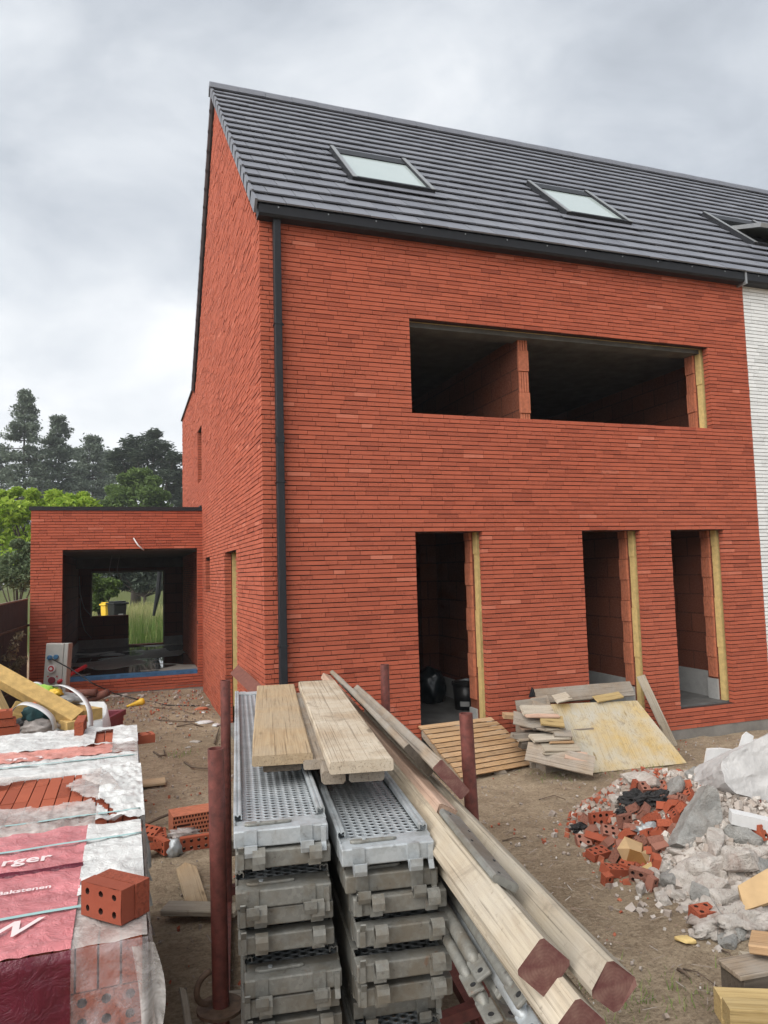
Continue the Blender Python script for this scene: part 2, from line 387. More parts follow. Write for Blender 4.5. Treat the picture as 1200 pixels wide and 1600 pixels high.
def mat_rub():
    t = NT('rubble_crumbs'); a = t.attr(); o = t.coord()
    c = t.ramp(a, [(0., (.30, .07, .035)), (.30, (.40, .12, .065)), (.42, (.28, .23, .19)), (.7, (.40, .35, .31)), (1., (.52, .485, .44))])
    n = t.noise(40, 5, .65, o); c = t.mix(t.ramp(n, [(.45, 0.), (.7, .4)]), c, (.22, .17, .14)); t.bump(n, .8, .006)
    return t.done(c, .95, spec=.15)
M_RUBBLE = mat_rub()

# ------------------------------------------------------------------ ground
def make_ground():
    def axis(a, b, step, far):
        xs = []; x = a
        while x <= b: xs.append(x); x += step
        s = step; lo = a; hi = b
        L = []; H = []
        while lo > -far or hi < far:
            s *= 1.22; lo -= s; hi += s; L.append(lo); H.append(hi)
        return L[::-1] + xs + H
    xs = axis(-4.5, 6.5, .075, 220); ys = axis(-7.2, 6.4, .075, 260)
    vs = []; 
    for y in ys:
        for x in xs:
            z = terrain(x, y)
            if -4 < x < 6 and -6 < y < 6: z += .010 * nz(x * 13, y * 13, 8) + .012 * max(0, nz(x * 4.5, y * 4.5, 21))
            vs.append((x, y, z))
    nx = len(xs); fs = [(j * nx + i, j * nx + i + 1, (j + 1) * nx + i + 1, (j + 1) * nx + i) for j in range(len(ys) - 1) for i in range(nx - 1)]
    b = MB(); b.add(vs, fs); o = b.build('ground', M_GROUND, smooth=True, fix=False)
    tag(o, 'sandy trodden building-site soil around the house', 'ground', kind='structure')
make_ground()

# ------------------------------------------------------------------ house
W = 6.318; EX = -2.751; YE = 6.088; ZET = 2.869
house = thing('brick_house', 'unfinished red brick house with dark tiled roof and empty window openings', 'house')
BL, BH = .245, .0473
def zsnap(z, z0=2.064): return z0 + round((z - z0) / BH) * BH
WIN = (1.613, 5.681, zsnap(3.34), zsnap(4.395))
D1 = (1.6075, 2.398, -1, 2.064); D2 = (3.673, 4.486, zsnap(-.041), 2.064); D3 = (4.930, 5.749, zsnap(-.041), 2.064)
def bricks(b, mo, z0, z1, span, openings, place, seed, quoin=None, protr=.004, cut0=0., depth=.09):
    """courses of thin bricks; span(z)->(u0,u1); place(u,d,z)->xyz with d depth into the wall"""
    r = random.Random(seed); n0 = int(math.floor((z0 - 2.064) / BH)); n1 = int(math.ceil((z1 - 2.064) / BH))
    for k in range(n0, n1):
        za = 2.064 + k * BH; zb = za + BH - .0088; zm = (za + zb) / 2
        sp = span(zm)
        if sp is None: continue
        u0, u1 = sp
        if quoin: u0 += quoin(k)
        iv = [(u0, u1)]
        for (a, c, za_, zb_) in openings:
            if za_ - 1e-4 < zm < zb_:
                nv = []
                for p, q in iv:
                    if c <= p or a >= q: nv.append((p, q)); continue
                    if a > p: nv.append((p, a))
                    if c < q: nv.append((c, q))
                iv = nv
        for p, q in iv:
            if q - p < .01: continue
            mo_v = [place(u, d, z) for d in (.014, depth - .004) for (u, z) in ((p + .004, za - .008), (q - .004, za - .008), (q - .004, zb + .002), (p + .004, zb + .002))]
            mo.add(mo_v, [(0, 1, 2, 3), (4, 7, 6, 5), (0, 3, 7, 4), (1, 5, 6, 2), (0, 4, 5, 1), (3, 2, 6, 7)])
            u = p - r.random() * BL * .75
            if r.random() < .5: u = p - BL * .5
            while u < q - .001:
                L = BL if r.random() < .8 else (BL * .5 if r.random() < .6 else BL * .75)
                a = max(u, p); c = min(u + L, q)
                if q - c < .03: c = q
                if c - a > .012:
                    g = .0016 if r.random() < .8 else .003
                    e = r.random() ** 2 * protr - .0005
                    dz = (r.random() - .5) * .003
                    a_ = a + (g if a > p else 0); c_ = c - (g if c < q else 0)
                    e2 = e + (r.random() - .5) * .0035
                    vs = [place(a_, -e, za + dz), place(c_, -e2, za + dz), place(c_, -e2 - .0008, zb + dz), place(a_, -e - .0008, zb + dz),
                          place(a_, depth, za + dz), place(c_, depth, za + dz), place(c_, depth, zb + dz), place(a_, depth, zb + dz)]
                    t = min(1, max(0, r.gauss(.45, .165))) if r.random() < .988 else .98
                    b.add(vs, [(0, 1, 2, 3), (0, 3, 7, 4), (1, 5, 6, 2), (0, 4, 5, 1), (3, 2, 6, 7)], t)
                u = c if c < q else q
                if c >= q: break
fb, fm = MB(), MB()
pf = lambda u, d, z: (u, d, z)
bricks(fb, fm, -.275, 5.28, lambda z: (0, W), [WIN, D1, D2, D3], pf, 11, quoin=lambda k: 0 if k % 2 == 0 else .095)
front = fb.build('front_wall', M_BRICK, house, fix=False); fm.build('mortar_backing', M_MORTAR, front)
YR, ZR = 3.63, 8.93
def gspan(z):
    if z < 5.30: return (0, 10.80)
    if z < 5.41:
        return ((z - 5.25) / 3.72 * YR, 10.80)
    y0 = max(0, (z - 5.22) / (ZR - 5.22) * YR)
    y1 = 7.26 - (z - 5.22) / (ZR - 5.22) * (7.26 - YR)
    return (y0, y1) if y1 - y0 > .1 else None
GD = (1.884, 2.995, -1, zsnap(1.955)); GW = (4.86, 5.56, zsnap(1.40), zsnap(1.965)); GS = (6.10, 6.86, zsnap(3.38), zsnap(4.38))
gb, gm = MB(), MB()
pg = lambda u, d, z: (d, u, z)
bricks(gb, gm, -.33, ZR, gspan, [GD, GW, GS], pg, 12, quoin=lambda k: .095 if k % 2 == 0 else 0, protr=.007)
gable = gb.build('gable_wall', M_BRICK, house, fix=False); gm.build('mortar_backing', M_MORTAR, gable)
eb, em = MB(), MB()
EO = (-2.269, -.090, zsnap(-.0025), zsnap(2.146))
bricks(eb, em, -.21, ZET - .02, lambda z: (EX, 0), [EO], lambda u, d, z: (u, YE + d, z), 13)
bricks(eb, em, -.21, ZET - .02, lambda z: (YE + .095, 13.0), [], lambda u, d, z: (EX + d, u, z), 14)
ext = eb.build('extension_wall', M_BRICK, house, fix=False); em.build('mortar_backing', M_MORTAR, ext)
# concrete plinth under the walls
b = MB(); b.box(.006, W, .006, .36, -.8, -.262); b.box(.006, .36, .36, 10.78, -.8, -.322); b.box(EX + .006, .0, YE + .006, YE + .35, -.8, -.195); b.box(EX + .006, EX + .35, YE + .35, 13, -.8, -.195)
b.build('plinth', M_CONCD, house)

def wall_panels(b, u0, u1, z0, z1, ops, d0, d1, place):
    us = sorted({u0, u1, *[o[0] for o in ops], *[o[1] for o in ops]}); us = [u for u in us if u0 <= u <= u1]
    for a, c in zip(us, us[1:]):
        cuts = sorted([(o[2], o[3]) for o in ops if o[0] <= a + 1e-6 and o[1] >= c - 1e-6]); z = z0
        for (p, q) in cuts + [(z1, z1)]:
            if p > z + 1e-6:
                vs = [place(*v) for v in ((a, d0, z), (c, d0, z), (c, d1, z), (a, d1, z), (a, d0, p), (c, d0, p), (c, d1, p), (a, d1, p))]
                b.add(vs, [(0, 3, 2, 1), (4, 5, 6, 7), (0, 1, 5, 4), (1, 2, 6, 5), (2, 3, 7, 6), (3, 0, 4, 7)])
            z = max(z, q)
def opx(o, l=0, r=0, t=0): return (o[0] - l, o[1] + r, o[2], o[3] + t)
b = MB()
wall_panels(b, .10, W, -.26, 5.25, [opx(o, 0, -.012) for o in (WIN, D1, D2, D3)], .125, .205, pf)
ins = b.build('insulation', M_YEL, house)
# insulation board joints: thin raised strips of the same board at each jamb
for o in (D1, D2, D3, WIN):
    z = max(o[2], -.03); bb = MB(); k = 0
    while z < o[3] - .05:
        z2 = min(z + .58 + .07 * rnd.random(), o[3] - .004); off = .006 * (k % 2) + .004 * rnd.random()
        bb.box(o[1] - .014 - off, o[1] - .010, .122 - .006 * (k % 2), .19 + .014 * (k % 2), z + .003, z2 - .003); z = z2; k += 1
    bb.build('board_edge', M_YEL, ins)
b = MB(); wall_panels(b, .37, W, -.06, 5.2, [opx(o, -.005, -.03) for o in (WIN, D1, D2, D3)], .206, .376, pf)
inner = b.build('inner_block_wall', M_BLOCK, house)
# toothed block ends at the right jambs
for o in (D1, D2, D3, WIN):
    bb = MB(); z = max(o[2], .22) if o is not WIN else o[2]; k = 0
    while z < o[3] - .02:
        z2 = min(z + .25, o[3] - .003); 
        for j in range(4): bb.box(o[1] - .052 - .012 * (k % 2), o[1] - .031, .210 + j * .036, .238 + j * .036, z + .004, z2 - .002)
        z = z2; k += 1
    bb.build('block_end', M_TERRA, inner)
for o in (D1, D2, D3):
    b = MB(); b.box(o[1] - .05, o[1] - .028, .208, .374, -.05, .2 if o is not D1 else .12); b.build('block_foot', M_PLINTHW, inner)
b = MB(); wall_panels(b, .10, 10.75, -.26, 5.2, [opx(GD, .0, -.0), GW, GS], .115, .235, pg); b.build('insulation', M_YEL, house)
b = MB(); wall_panels(b, .375, 10.7, -.06, 5.2, [opx(GD, -.01, .0), GW, GS], .237, .372, pg); b.build('inner_block_wall', M_BLOCK, house)
bb = MB(); bb.box(.100, .232, GD[0] + .0, GD[0] + .012, -.1, GD[3] - .004); 
b = MB(); b.box(.10, .22, GD[1] - .028, GD[1] - .001, -.1, GD[3] - .004); b.build('door_lining', M_YEL, house)
# upper lintel strip + slabs + interior walls
b = MB(); b.box(WIN[0] - .1, WIN[1] + .1, .13, .36, WIN[3] - .055, WIN[3] + .15); b.build('lintel', M_CONC, house)
b = MB(); b.box(.37, W, .377, 10.6, -.25, -.05); b.box(.377, W, .115, .377, -.25, -.053); b.build('ground_floor_slab', M_CONC, house)
b = MB(); b.box(.37, W, .377, 10.6, 2.45, 2.70); b.build('upper_floor_slab', M_CONC, house)
b = MB(); b.box(.37, W, .377, 10.6, 4.42, 4.62); b.build('ceiling_slab', M_CONC, house)
b = MB()
b.box(6.16, W, .40, 10.6, -.05, 4.42)
b.box(.375, 6.16, 10.4, 10.6, -.05, 4.42)
b.box(3.075, 3.20, .24, 7.0, 2.70, 4.37); b.box(3.2, 6.16, 4.6, 4.74, 2.7, 4.42); b.box(.375, 3.075, 5.2, 5.34, 2.7, 4.42)
b.box(4.53, 4.67, .40, 5.0, .27, 2.45); b.box(5.80, 5.94, .40, 5.0, .27, 2.45); b.box(4.68, 5.8, 4.1, 4.24, -.05, 2.45)
b.box(2.84, 2.98, .40, 5.2, .2, 2.45); b.box(3.0, 4.53, 4.9, 5.0, -.05, 2.45)
b.box(1.0, 2.17, 2.3, 2.45, .2, 2.45); b.box(2.60, 2.84, 2.3, 2.45, .2, 2.45); b.box(2.17, 2.60, 2.3, 2.45, 2.02, 2.45)
b.box(1.25, 1.38, .38, 2.3, .2, 2.45); b.box(2.06, 2.17, 2.452, 4.6, .2, 2.45); b.box(1.4, 2.84, 5.2, 5.3, -.05, 2.45)
b.build('partition_wall', M_BLOCK, house)
b = MB()
for x0, x1, y0, y1 in ((4.51, 4.69, .39, 5.0), (5.78, 5.96, .39, 5.0), (2.82, 3.0, .39, 5.2), (.99, 2.19, 2.29, 2.46), (2.58, 2.82, 2.29, 2.46), (1.24, 1.40, .38, 2.29), (2.05, 2.19, 2.461, 4.6)):
    b.box(x0, x1, y0, y1, -.05, .2 if x0 < 3 else .268)
b.build('partition_foot', M_PLINTHW, house)
bb = MB(); z = 2.70; k = 0
while z < 4.34:
    z2 = min(z + .25, 4.365)
    for j in range(4): bb.box(3.070 - .006 * (k % 2) + j * .033, 3.095 + .004 * (k % 2) + j * .033, .222 - .012 * (k % 2), .239, z + .004, z2 - .002)
    z = z2; k += 1
bb.build('block_end', M_TERRA, house)
# extension room
YB = 12.55; CZ = 2.135
lo = PY(143, 895, YB); hi = PY(256, 894, YB); mid = PY(201, 961, YB); bot = PY(256, 1003, YB)
XL, XR = PY(122, 1013, YB).x, PY(287, 1006, YB).x
b = MB(); b.box(EX + .1, .36, YE + .1, 13, -.2, -.05); fl = b.build('extension_floor', M_WET, house)
b = MB(); b.box(EX + .1, .1, YE + .1, 13, CZ, CZ + .25); b.build('extension_ceiling', M_CONC, house)
b = MB(); b.box(EX - .03, .02, YE - .02, 13.02, ZET - .02, ZET + .012); b.box(EX - .032, .02, YE - .022, YE + .02, ZET - .055, ZET + .012); b.build('extension_roof_edge', M_ANTH, house)
b = MB(); b.box(-.03, .02, YE + .05, 10.7, ZET + .012, ZET + .05); b.build('roof_flashing', M_ANTH, house)
b = MB()
b.box(EX + .12, XL, YE + .1, YB, -.05, CZ)
b.box(XR, .1, YE + .1, YB, -.05, CZ)
wall_panels(b, EX + .12, .1, -.05, CZ, [(lo.x, mid.x, mid.z, lo.z), (mid.x, hi.x, -.02, lo.z)], 0, .3, lambda u, d, z: (u, YB + d, z))
b.build('extension_inner_wall', M_BLOCK, house)
b = MB(); b.box(XL, XL + .02, YE + .3, YB - .02, -.05, .16); b.box(XR - .02, XR, YE + .3, YB - .02, -.05, .16)
b.box(XL, mid.x, YB - .02, YB, -.05, .16); b.box(hi.x, XR, YB - .02, YB, -.05, .16); b.build('room_skirting', M_PLINTHW, house)
b = MB()
for x in (lo.x - .015,): b.box(x, x + .03, YB - .03, YB + .1, mid.z - .03, lo.z + .02)
b.box(lo.x, hi.x, YB - .03, YB + .1, lo.z - .01, lo.z + .03); b.box(hi.x - .02, hi.x + .01, YB - .03, YB + .1, -.02, lo.z); b.build('opening_frame', M_WOODD, house)
b = MB(); b.box(XL + .01, XR - .01, YB - 1.2, YB - 1.0, CZ - .22, CZ); b.build('ceiling_beam', M_CONC, house)
b = MB(); b.box(EO[0] + .005, EO[1] - .005, YE + .02, YE + .20, EO[2] - .012, EO[2] + .055); b.build('sill_membrane', M_BLUEF, house)
# roof tiles
P0 = Vector((0, -.13, 5.36)); RS = Vector((0, YR + .13, 9.06 - 5.36)); SL = RS.length; RS.normalize(); RN = Vector((0, -RS.z, RS.y))
def roofp(x, s, t): return (x, P0.y + RS.y * s + RN.y * t, P0.z + RS.z * s + RN.z * t)
GA = SL / 18
def roof_rows(x0, x1, verge, seed, holes):
    b = MB(); r = random.Random(seed); TW = .298
    for j in range(18):
        s0 = j * GA - .03; s1 = s0 + GA + .09
        x = x0 - (TW * .5 if j % 2 else 0) ; first = True
        while x < x1 - .01:
            a = max(x, x0); c = min(x + TW, x1); x += TW
            if c - a < .02: continue
            segs = [(a, c)]
            for (ha, hc, hs0, hs1) in holes:
                if hs0 < s0 + GA * .62 and hs1 > s0 + GA * .35:
                    ns = []
                    for p, q in segs:
                        if hc <= p or ha >= q: ns.append((p, q)); continue
                        if ha > p: ns.append((p, ha))
                        if hc < q: ns.append((hc, q))
                    segs = ns
            for (a, c) in segs:
                if c - a < .02: continue
                e = (r.random() - .5) * .004; g = .0042; tl = .047 + e; th = .017
                vs = [roofp(a + g, s0, tl), roofp(c - g, s0, tl), roofp(c - g, s1, tl - .040), roofp(a + g, s1, tl - .040),
                      roofp(a + g, s0 + .002, tl - th), roofp(c - g, s0 + .002, tl - th), roofp(c - g, s1, tl - .040 - th), roofp(a + g, s1, tl - .040 - th)]
                b.add(vs, [(0, 1, 2, 3), (7, 6, 5, 4), (0, 4, 5, 1), (1, 5, 6, 2), (2, 6, 7, 3), (3, 7, 4, 0)], min(1, max(0, r.gauss(.5, .22))))
        if verge:
            tl = .056
            vs = [roofp(x0 - .022, s0 - .004, tl), roofp(x0 + .004, s0 - .004, tl), roofp(x0 + .004, s1, tl - .034), roofp(x0 - .022, s1, tl - .034),
                  roofp(x0 - .022, s0 - .004, -.085), roofp(x0 + .004, s0 - .004, -.085), roofp(x0 + .004, s1 - .05, -.085), roofp(x0 - .022, s1 - .05, -.085)]
            b.add(vs, [(0, 1, 2, 3), (7, 6, 5, 4), (0, 4, 5, 1), (1, 5, 6, 2), (2, 6, 7, 3), (3, 7, 4, 0)], .5)
    return b
SK = [(1.22, 2.28, 1.20, 2.52), (4.15, 5.18, 1.20, 2.52)]
SK3 = (7.31, 8.37, 1.20, 2.50)
b = roof_rows(-.05, W, True, 3, SK); roof = b.build('roof', M_TILE, house, fix=False)
b = MB(); vs = [(-.03, -.10, 5.27), (W, -.10, 5.27), (W, YR, 8.93), (-.03, YR, 8.93), (-.03, 7.36, 5.25), (W, 7.36, 5.25)]
b.add(vs, [(0, 1, 2, 3), (3, 2, 5, 4)]); b.build('underlay', M_DARK, roof)
# rear slope verge (seen edge-on from the gable side)
b = MB(); RB = Vector((0, -(7.38 - YR), 9.06 - 5.36)); SLB = RB.length; RB.normalize(); RNB = Vector((0, RB.z, -RB.y))
for j in range(18):
    s0 = j * SLB / 18 - .03; s1 = s0 + SLB / 18 + .05
    q = lambda x, s, t: (x, 7.38 + RB.y * s + RNB.y * t, 5.36 + RB.z * s + RNB.z * t)
    vs = [q(-.07, s0, .05), q(.3, s0, .05), q(.3, s1, .02), q(-.07, s1, .02), q(-.07, s0, -.06), q(.3, s0, -.06), q(.3, s1, -.06), q(-.07, s1, -.06)]
    b.add(vs, [(0, 1, 2, 3), (7, 6, 5, 4), (0, 4, 5, 1), (1, 5, 6, 2), (2, 6, 7, 3), (3, 7, 4, 0)])
    vs = [q(.3, s0, .05), q(W, s0, .05), q(W, s1, .02), q(.3, s1, .02)]; b.add(vs, [(0, 1, 2, 3)])
b.build('rear_roof', M_TILE, house)
def ridge(x0, x1, parent):
    b = MB(); x = x0
    while x < x1:
        c = min(x + .42, x1); pr = [(-.13, -.07), (-.10, .02), (-.05, .065), (0, .08), (.05, .065), (.10, .02), (.13, -.07), (.10, -.08), (0, .04), (-.10, -.08)]
        b.prism(pr, x, c - .004, lambda p, a: (a, YR + p[0], 9.06 + .03 + p[1] + .004 * ((a - x0) // .42 % 2)), .3); x += .42
    return b.build('ridge_cap', M_TILE, parent)
ridge(-.09, W, house)
b = MB(); b.box(-.035, .02, 7.25, 10.83, 5.405, 5.44); b.build('wall_coping', M_ANTH, house)
def skylight(x0, x1, s0, s1, parent, opened=False):
    m = MB()
    def sl(a, c, p, q, t0, t1, mb):
        vs = [Vector(roofp(x, s, t)) for t in (t0, t1) for (x, s) in ((a, p), (c, p), (c, q), (a, q))]
        mb.add(vs, [(0, 3, 2, 1), (4, 5, 6, 7), (0, 1, 5, 4), (1, 2, 6, 5), (2, 3, 7, 6), (3, 0, 4, 7)])
    w = .062
    sl(x0, x0 + w, s0, s1, -.04, .10, m); sl(x1 - w, x1, s0, s1, -.04, .10, m)
    sl(x0 + w, x1 - w, s1 - .23, s1, -.04, .085, m); sl(x0 + w, x1 - w, s0, s0 + .05, -.04, .100, m)
    f = m.build('roof_window', M_ANTH, parent)
    m = MB(); sl(x0 - .10, x1 + .12, s0 - .13, s0, .050, .058, m); m.build('flashing', M_TILE, f)
    m = MB(); sl(x0 + .004, x0 + w - .008, s0 - .01, s1, .10, .108, m); m.build('side_cover', mat_side, f); m = MB(); sl(x1 - w + .008, x1 - .004, s0 - .01, s1, .10, .108, m); m.build('side_cover', mat_side, f)
    if not opened:
        m = MB(); sl(x0 + w, x1 - w, s0 + .05, s1 - .23, .055, .07, m); m.build('pane', M_GLASS, f)
        m = MB(); sl(x0 + w, x1 - w, s0 + .052, s0 + .07, .07, .095, m); m.build('sash', mat_side, f)
    else:
        m = MB(); sl(x0 + w, x1 - w, s0 + .06, s1 - .09, -.06, -.03, m); m.build('reveal', M_DARK, f)
        # centre-pivot sash tipped outwards at the bottom
        sm = (s0 + s1) / 2; an = R_(24); me = MB(); gl = MB()
        def tp(x, s, t):
            ds = s - sm; return roofp(x, sm + ds * math.cos(an) + t * math.sin(an), .08 - ds * math.sin(an) + t * math.cos(an))
        def sb(a, c, p, q, t0, t1, mb):
            vs = [tp(x, s, t) for t in (t0, t1) for (x, s) in ((a, p), (c, p), (c, q), (a, q))]
            mb.add(vs, [(0, 3, 2, 1), (4, 5, 6, 7), (0, 1, 5, 4), (1, 2, 6, 5), (2, 3, 7, 6), (3, 0, 4, 7)])
        a, c = x0 + w + .01, x1 - w - .01; p, q = s0 + .07, s1 - .1
        sb(a, a + .06, p, q, -.03, .03, me); sb(c - .06, c, p, q, -.03, .03, me); sb(a + .06, c - .06, p, p + .07, -.03, .03, me); sb(a + .06, c - .06, q - .07, q, -.03, .03, me)
        sb(a + .06, c - .06, p + .07, q - .07, -.006, .006, gl)
        me.build('sash', mat_side, f); gl.build('pane', M_GLASS, f)
    return f
mat_side = mat_simple('grey_aluminium_cover', (.30, .31, .315), .4, .5, var=.08, bumpk=0)
for s in SK: skylight(*s, house)
# gutter and downpipe
def gutter(x0, x1, parent):
    b = MB(); pr = [(-.03, .10), (-.135, .10), (-.15, .085), (-.15, -.03), (-.13, -.05), (-.015, -.05), (-.015, .02), (-.03, .02), (-.03, -.035), (-.135, -.035), (-.14, .08), (-.03, .08)]
    pr = [(-.012, .095), (-.135, .095), (-.152, .08), (-.15, -.008), (-.13, -.03), (-.012, -.03)]
    b.prism(pr, x0, x1, lambda p, a: (a, p[0], 5.27 + p[1])); g = b.build('gutter', M_ANTH, parent)
    b = MB(); x = x0 + .2
    while x < x1:
        b.tube([(x, -.151, 5.335), (x, -.158, 5.335)], .008, 8); x += .52
    b.build('gutter_rivet', mat_side, g); return g
g = gutter(-.03, 6.22, house)
b = MB(); b.box(6.215, 6.245, -.16, -.01, 5.21, 5.37); b.build('gutter_joint', mat_side, g)
b = MB(); b.box(.128, .203, -.098, -.02, -.2, 5.24); dp = b.build('downpipe', M_ANTH, house); bevel(dp, .008)
b = MB()
for z in (.95, 2.55, 4.15): b.box(.122, .209, -.103, -.001, z, z + .012); b.box(.2, .225, -.07, -.05, z + .001, z + .01)
b.build('pipe_bracket', M_ANTH, dp)
for z in (.45, 2.95): b = MB(); b.box(.124, .207, -.101, -.018, z, z + .06); b.build('pipe_socket', M_ANTH, dp)
# white conduit end poking from the extension wall
b = MB(); p = PY(209, 841, YE - .01); q = PY(225, 860, YE - .09)
b.tube([p, p + Vector((.03, -.06, -.06)), (p + q) / 2 + Vector((-.01, -.05, -.02)), q], .012, 8); b.build('conduit', M_WHITE, house, smooth=True)
b = MB()
for (px, py) in ((124, 900), (125, 935)):
    p = PY(px, py, YB - .05); b.tube([p, p + Vector((.02, 0, -.45)), p + Vector((.12, 0, -.8)), p + Vector((.28, 0, -1.0))], .012, 6)
for x in (-1.55, -1.4): b.tube([(x, 9.0, CZ), (x - .05, 9.0, CZ - .3), (x + .03, 9.02, CZ - .5)], .006, 5)
b.build('loose_wire', M_PLINTHW, house, smooth=True)

# ------------------------------------------------------------------ white neighbour
nb = thing('white_house', 'white painted brick neighbour house joined to the red one', 'house', (0, 0, 0))
b, m = MB(), MB(); bricks(b, m, -.275, 5.28, lambda z: (W + .004, 12.5), [], pf, 21, protr=.003)
w = b.build('white_wall', M_WBRICK, nb, fix=False); m.build('mortar_backing', M_WMORTAR, w)
b = MB(); b.box(W + .004, 12.5, .1, .4, -.8, 5.25); b.box(12.2, 12.5, .4, 7.2, -.8, 5.25); b.box(W + .004, 12.5, 7.0, 7.2, -.8, 5.25); b.build('inner_wall', M_BLOCK, nb)
b = MB(); b.box(W + .01, 12.5, .01, .09, -.8, -.27); b.build('plinth', M_CONCD, nb)
b = roof_rows(W, 14.5, False, 4, [SK3]); b.build('roof', M_TILE, nb, fix=False)
b = MB(); b.add([(W, -.10, 5.27), (14.5, -.10, 5.27), (14.5, YR, 8.93), (W, YR, 8.93), (14.5, 7.36, 5.25), (W, 7.36, 5.25)], [(0, 1, 2, 3), (3, 2, 4, 5)]); b.build('underlay', M_DARK, nb)
ridge(W, 14.5, nb); gutter(6.245, 14.5, nb); skylight(*SK3, nb, True)

# ------------------------------------------------------------------ vegetation
def leafcloud(b, r, centres, n, size, flat=.5, droop=0.):
    for _ in range(n):
        c, rad = r.choice(centres)
        while True:
            d = Vector((r.uniform(-1, 1), r.uniform(-1, 1), r.uniform(-1, 1)))
            if d.length <= 1: break
        d = d * (.55 + .45 * r.random()); rv = rad if isinstance(rad, Vector) else Vector((rad, rad, rad * .7))
        p = Vector(c) + Vector((d.x * rv.x, d.y * rv.y, d.z * rv.z))
        s = size * r.uniform(.55, 1.3)
        E_ = Euler((r.uniform(-1, 1) * (1.2 - flat), r.uniform(-1, 1) * (1.2 - flat), r.uniform(0, 6.28))).to_matrix()
        t = min(1, max(0, r.gauss(.45, .25)))
        vs = [p + E_ @ Vector(v) for v in ((-s, 0, 0), (0, -s * .42, .1 * s), (s, 0, -droop * s), (0, s * .42, .1 * s))]
        b.add(vs, [(0, 1, 2, 3)], t)
def conifer(px, pyt, D, wpx, label, seed, base=None, dens=1.0, start=.25, group='pines behind the site'):
    r = random.Random(seed); top = PD(px, pyt, D); zb = terrain(top.x, top.y); H = top.z - zb; RW = wpx / FPX * D
    t = thing('pine_tree', label, 'tree', (top.x, top.y, zb), group=group)
    b = MB(); pts = [(r.uniform(-.03, .03) * 3 * (k / 6), 0, H * k / 6) for k in range(7)]
    b.tube(pts, [max(.03, .28 * (1 - k / 6.2)) for k in range(7)], 8); b.build('trunk', M_BARK, t, smooth=True)
    lb = MB(); cl = []; nl = int(30 * dens)
    for k in range(nl):
        f = start + (1 - start) * (k + r.random()) / nl; z = H * f
        shape = (1 - f) ** .62 * (1.1 - .5 * max(0, (.35 - f)) / .35)
        for _ in range(r.choice((4, 5, 5, 6))):
            a = r.uniform(0, 6.28); L = RW * max(.10, shape) * r.uniform(.45, 1.2)
            tip = Vector((math.cos(a) * L, math.sin(a) * L, z + L * r.uniform(-.12, .28)))
            lb.tube([(0, 0, z), tip * .5 + Vector((0, 0, z * .5 - .05 * L)), tip], [.06, .04, .015], 4, False)
            for q in (.5, .75, 1.0):
                if r.random() < .9:
                    c = Vector((0, 0, z)).lerp(tip, q); cl.append((c, Vector((RW * .13 + .22, RW * .15 + .22, .42)) * r.uniform(.6, 1.3)))
    for _ in range(3): cl.append((Vector((r.uniform(-.2, .2), r.uniform(-.2, .2), H - r.uniform(0, .8))), Vector((.35, .35, .4))))
    lb.build('branch', M_BARK, t, fix=False)
    c = MB(); leafcloud(c, r, cl, int(15000 * dens), .16, .2); c.build('crown', M_PINE, t, fix=False)
    return t
conifer(40, 611, 62, 58, 'tallest pine of the row, its thin crown rising highest at the left', 31, dens=1.0)
conifer(92, 655, 66, 62, 'dark pine right beside the tallest pine with a ragged pointed top', 32, dens=1.35, start=.18)
conifer(145, 682, 72, 60, 'shorter dark pine between the ragged pine and the cedar', 33, dens=1.3, start=.12)
conifer(3, 700, 75, 48, 'low dark pine at the far left below the tallest pine', 34, dens=1.0, start=.1)
conifer(122, 700, 80, 50, 'hidden dark pine filling the gap behind the ragged pine', 35, dens=1.0, start=.05)
conifer(172, 705, 82, 50, 'dark pine standing left behind the spreading cedar', 36, dens=1.0, start=.05)
conifer(60, 720, 78, 50, 'low dense pine under the tallest pine', 37, dens=1.0, start=.05)
def broad(name, label, centres, n, size, mat, base, D, seed, cat='tree', flat=.3, droop=.2, trunk=.16, group=None, limbs=True):
    r = random.Random(seed); b0 = PD(base[0], base[1], D); zb = terrain(b0.x, b0.y)
    t = thing(name, label, cat, (b0.x, b0.y, zb), group=group); cl = []
    for (px, py, rp) in centres:
        k = D + r.uniform(-1, 1) * rp / FPX * D * .8; c = PD(px, py, k) - Vector((b0.x, b0.y, zb)); cl.append((c, rp / FPX * D))
    tb = MB(); H = sum(c.z for c, _ in cl) / len(cl)
    tb.tube([(0, 0, -.1), (.05, 0, H * .4), (0, .05, H * .8)], [trunk, trunk * .7, trunk * .4], 8)
    tb.build('trunk' if cat == 'tree' else 'stem', M_BARK, t, smooth=True)
    lb = MB()
    for c, _ in cl: lb.tube([(0, 0, H * .4), Vector(c) * .6 + Vector((0, 0, H * .12)), c], [trunk * .4, trunk * .25, trunk * .08], 5, False)
    lb.build('branch', M_BARK, t, fix=False)
    cb = MB(); leafcloud(cb, r, cl, n, size, flat, droop); cb.build('crown', mat, t, fix=False)
    return t
r = random.Random(5)
ced = [(272, 778, 14), (283, 785, 16), (262, 745, 26), (222, 730, 30), (250, 735, 30), (195, 725, 22), (275, 750, 24), (240, 700, 26), (262, 720, 24), (210, 708, 22), (290, 745, 24), (230, 690, 24), (205, 692, 22), (255, 700, 22), (272, 715, 18), (188, 708, 16), (240, 712, 22), (215, 715, 22), (280, 740, 14), (265, 735, 18), (180, 730, 18), (200, 740, 20), (285, 770, 14), (270, 765, 16), (300, 720, 20), (320, 735, 20), (310, 760, 24), (242, 678, 14), (176, 716, 12)]
broad('cedar_tree', 'broad dark flat-layered cedar behind the round green tree', ced, 16000, .20, M_CEDAR, (235, 900), 58, 41, flat=.8, trunk=.45)
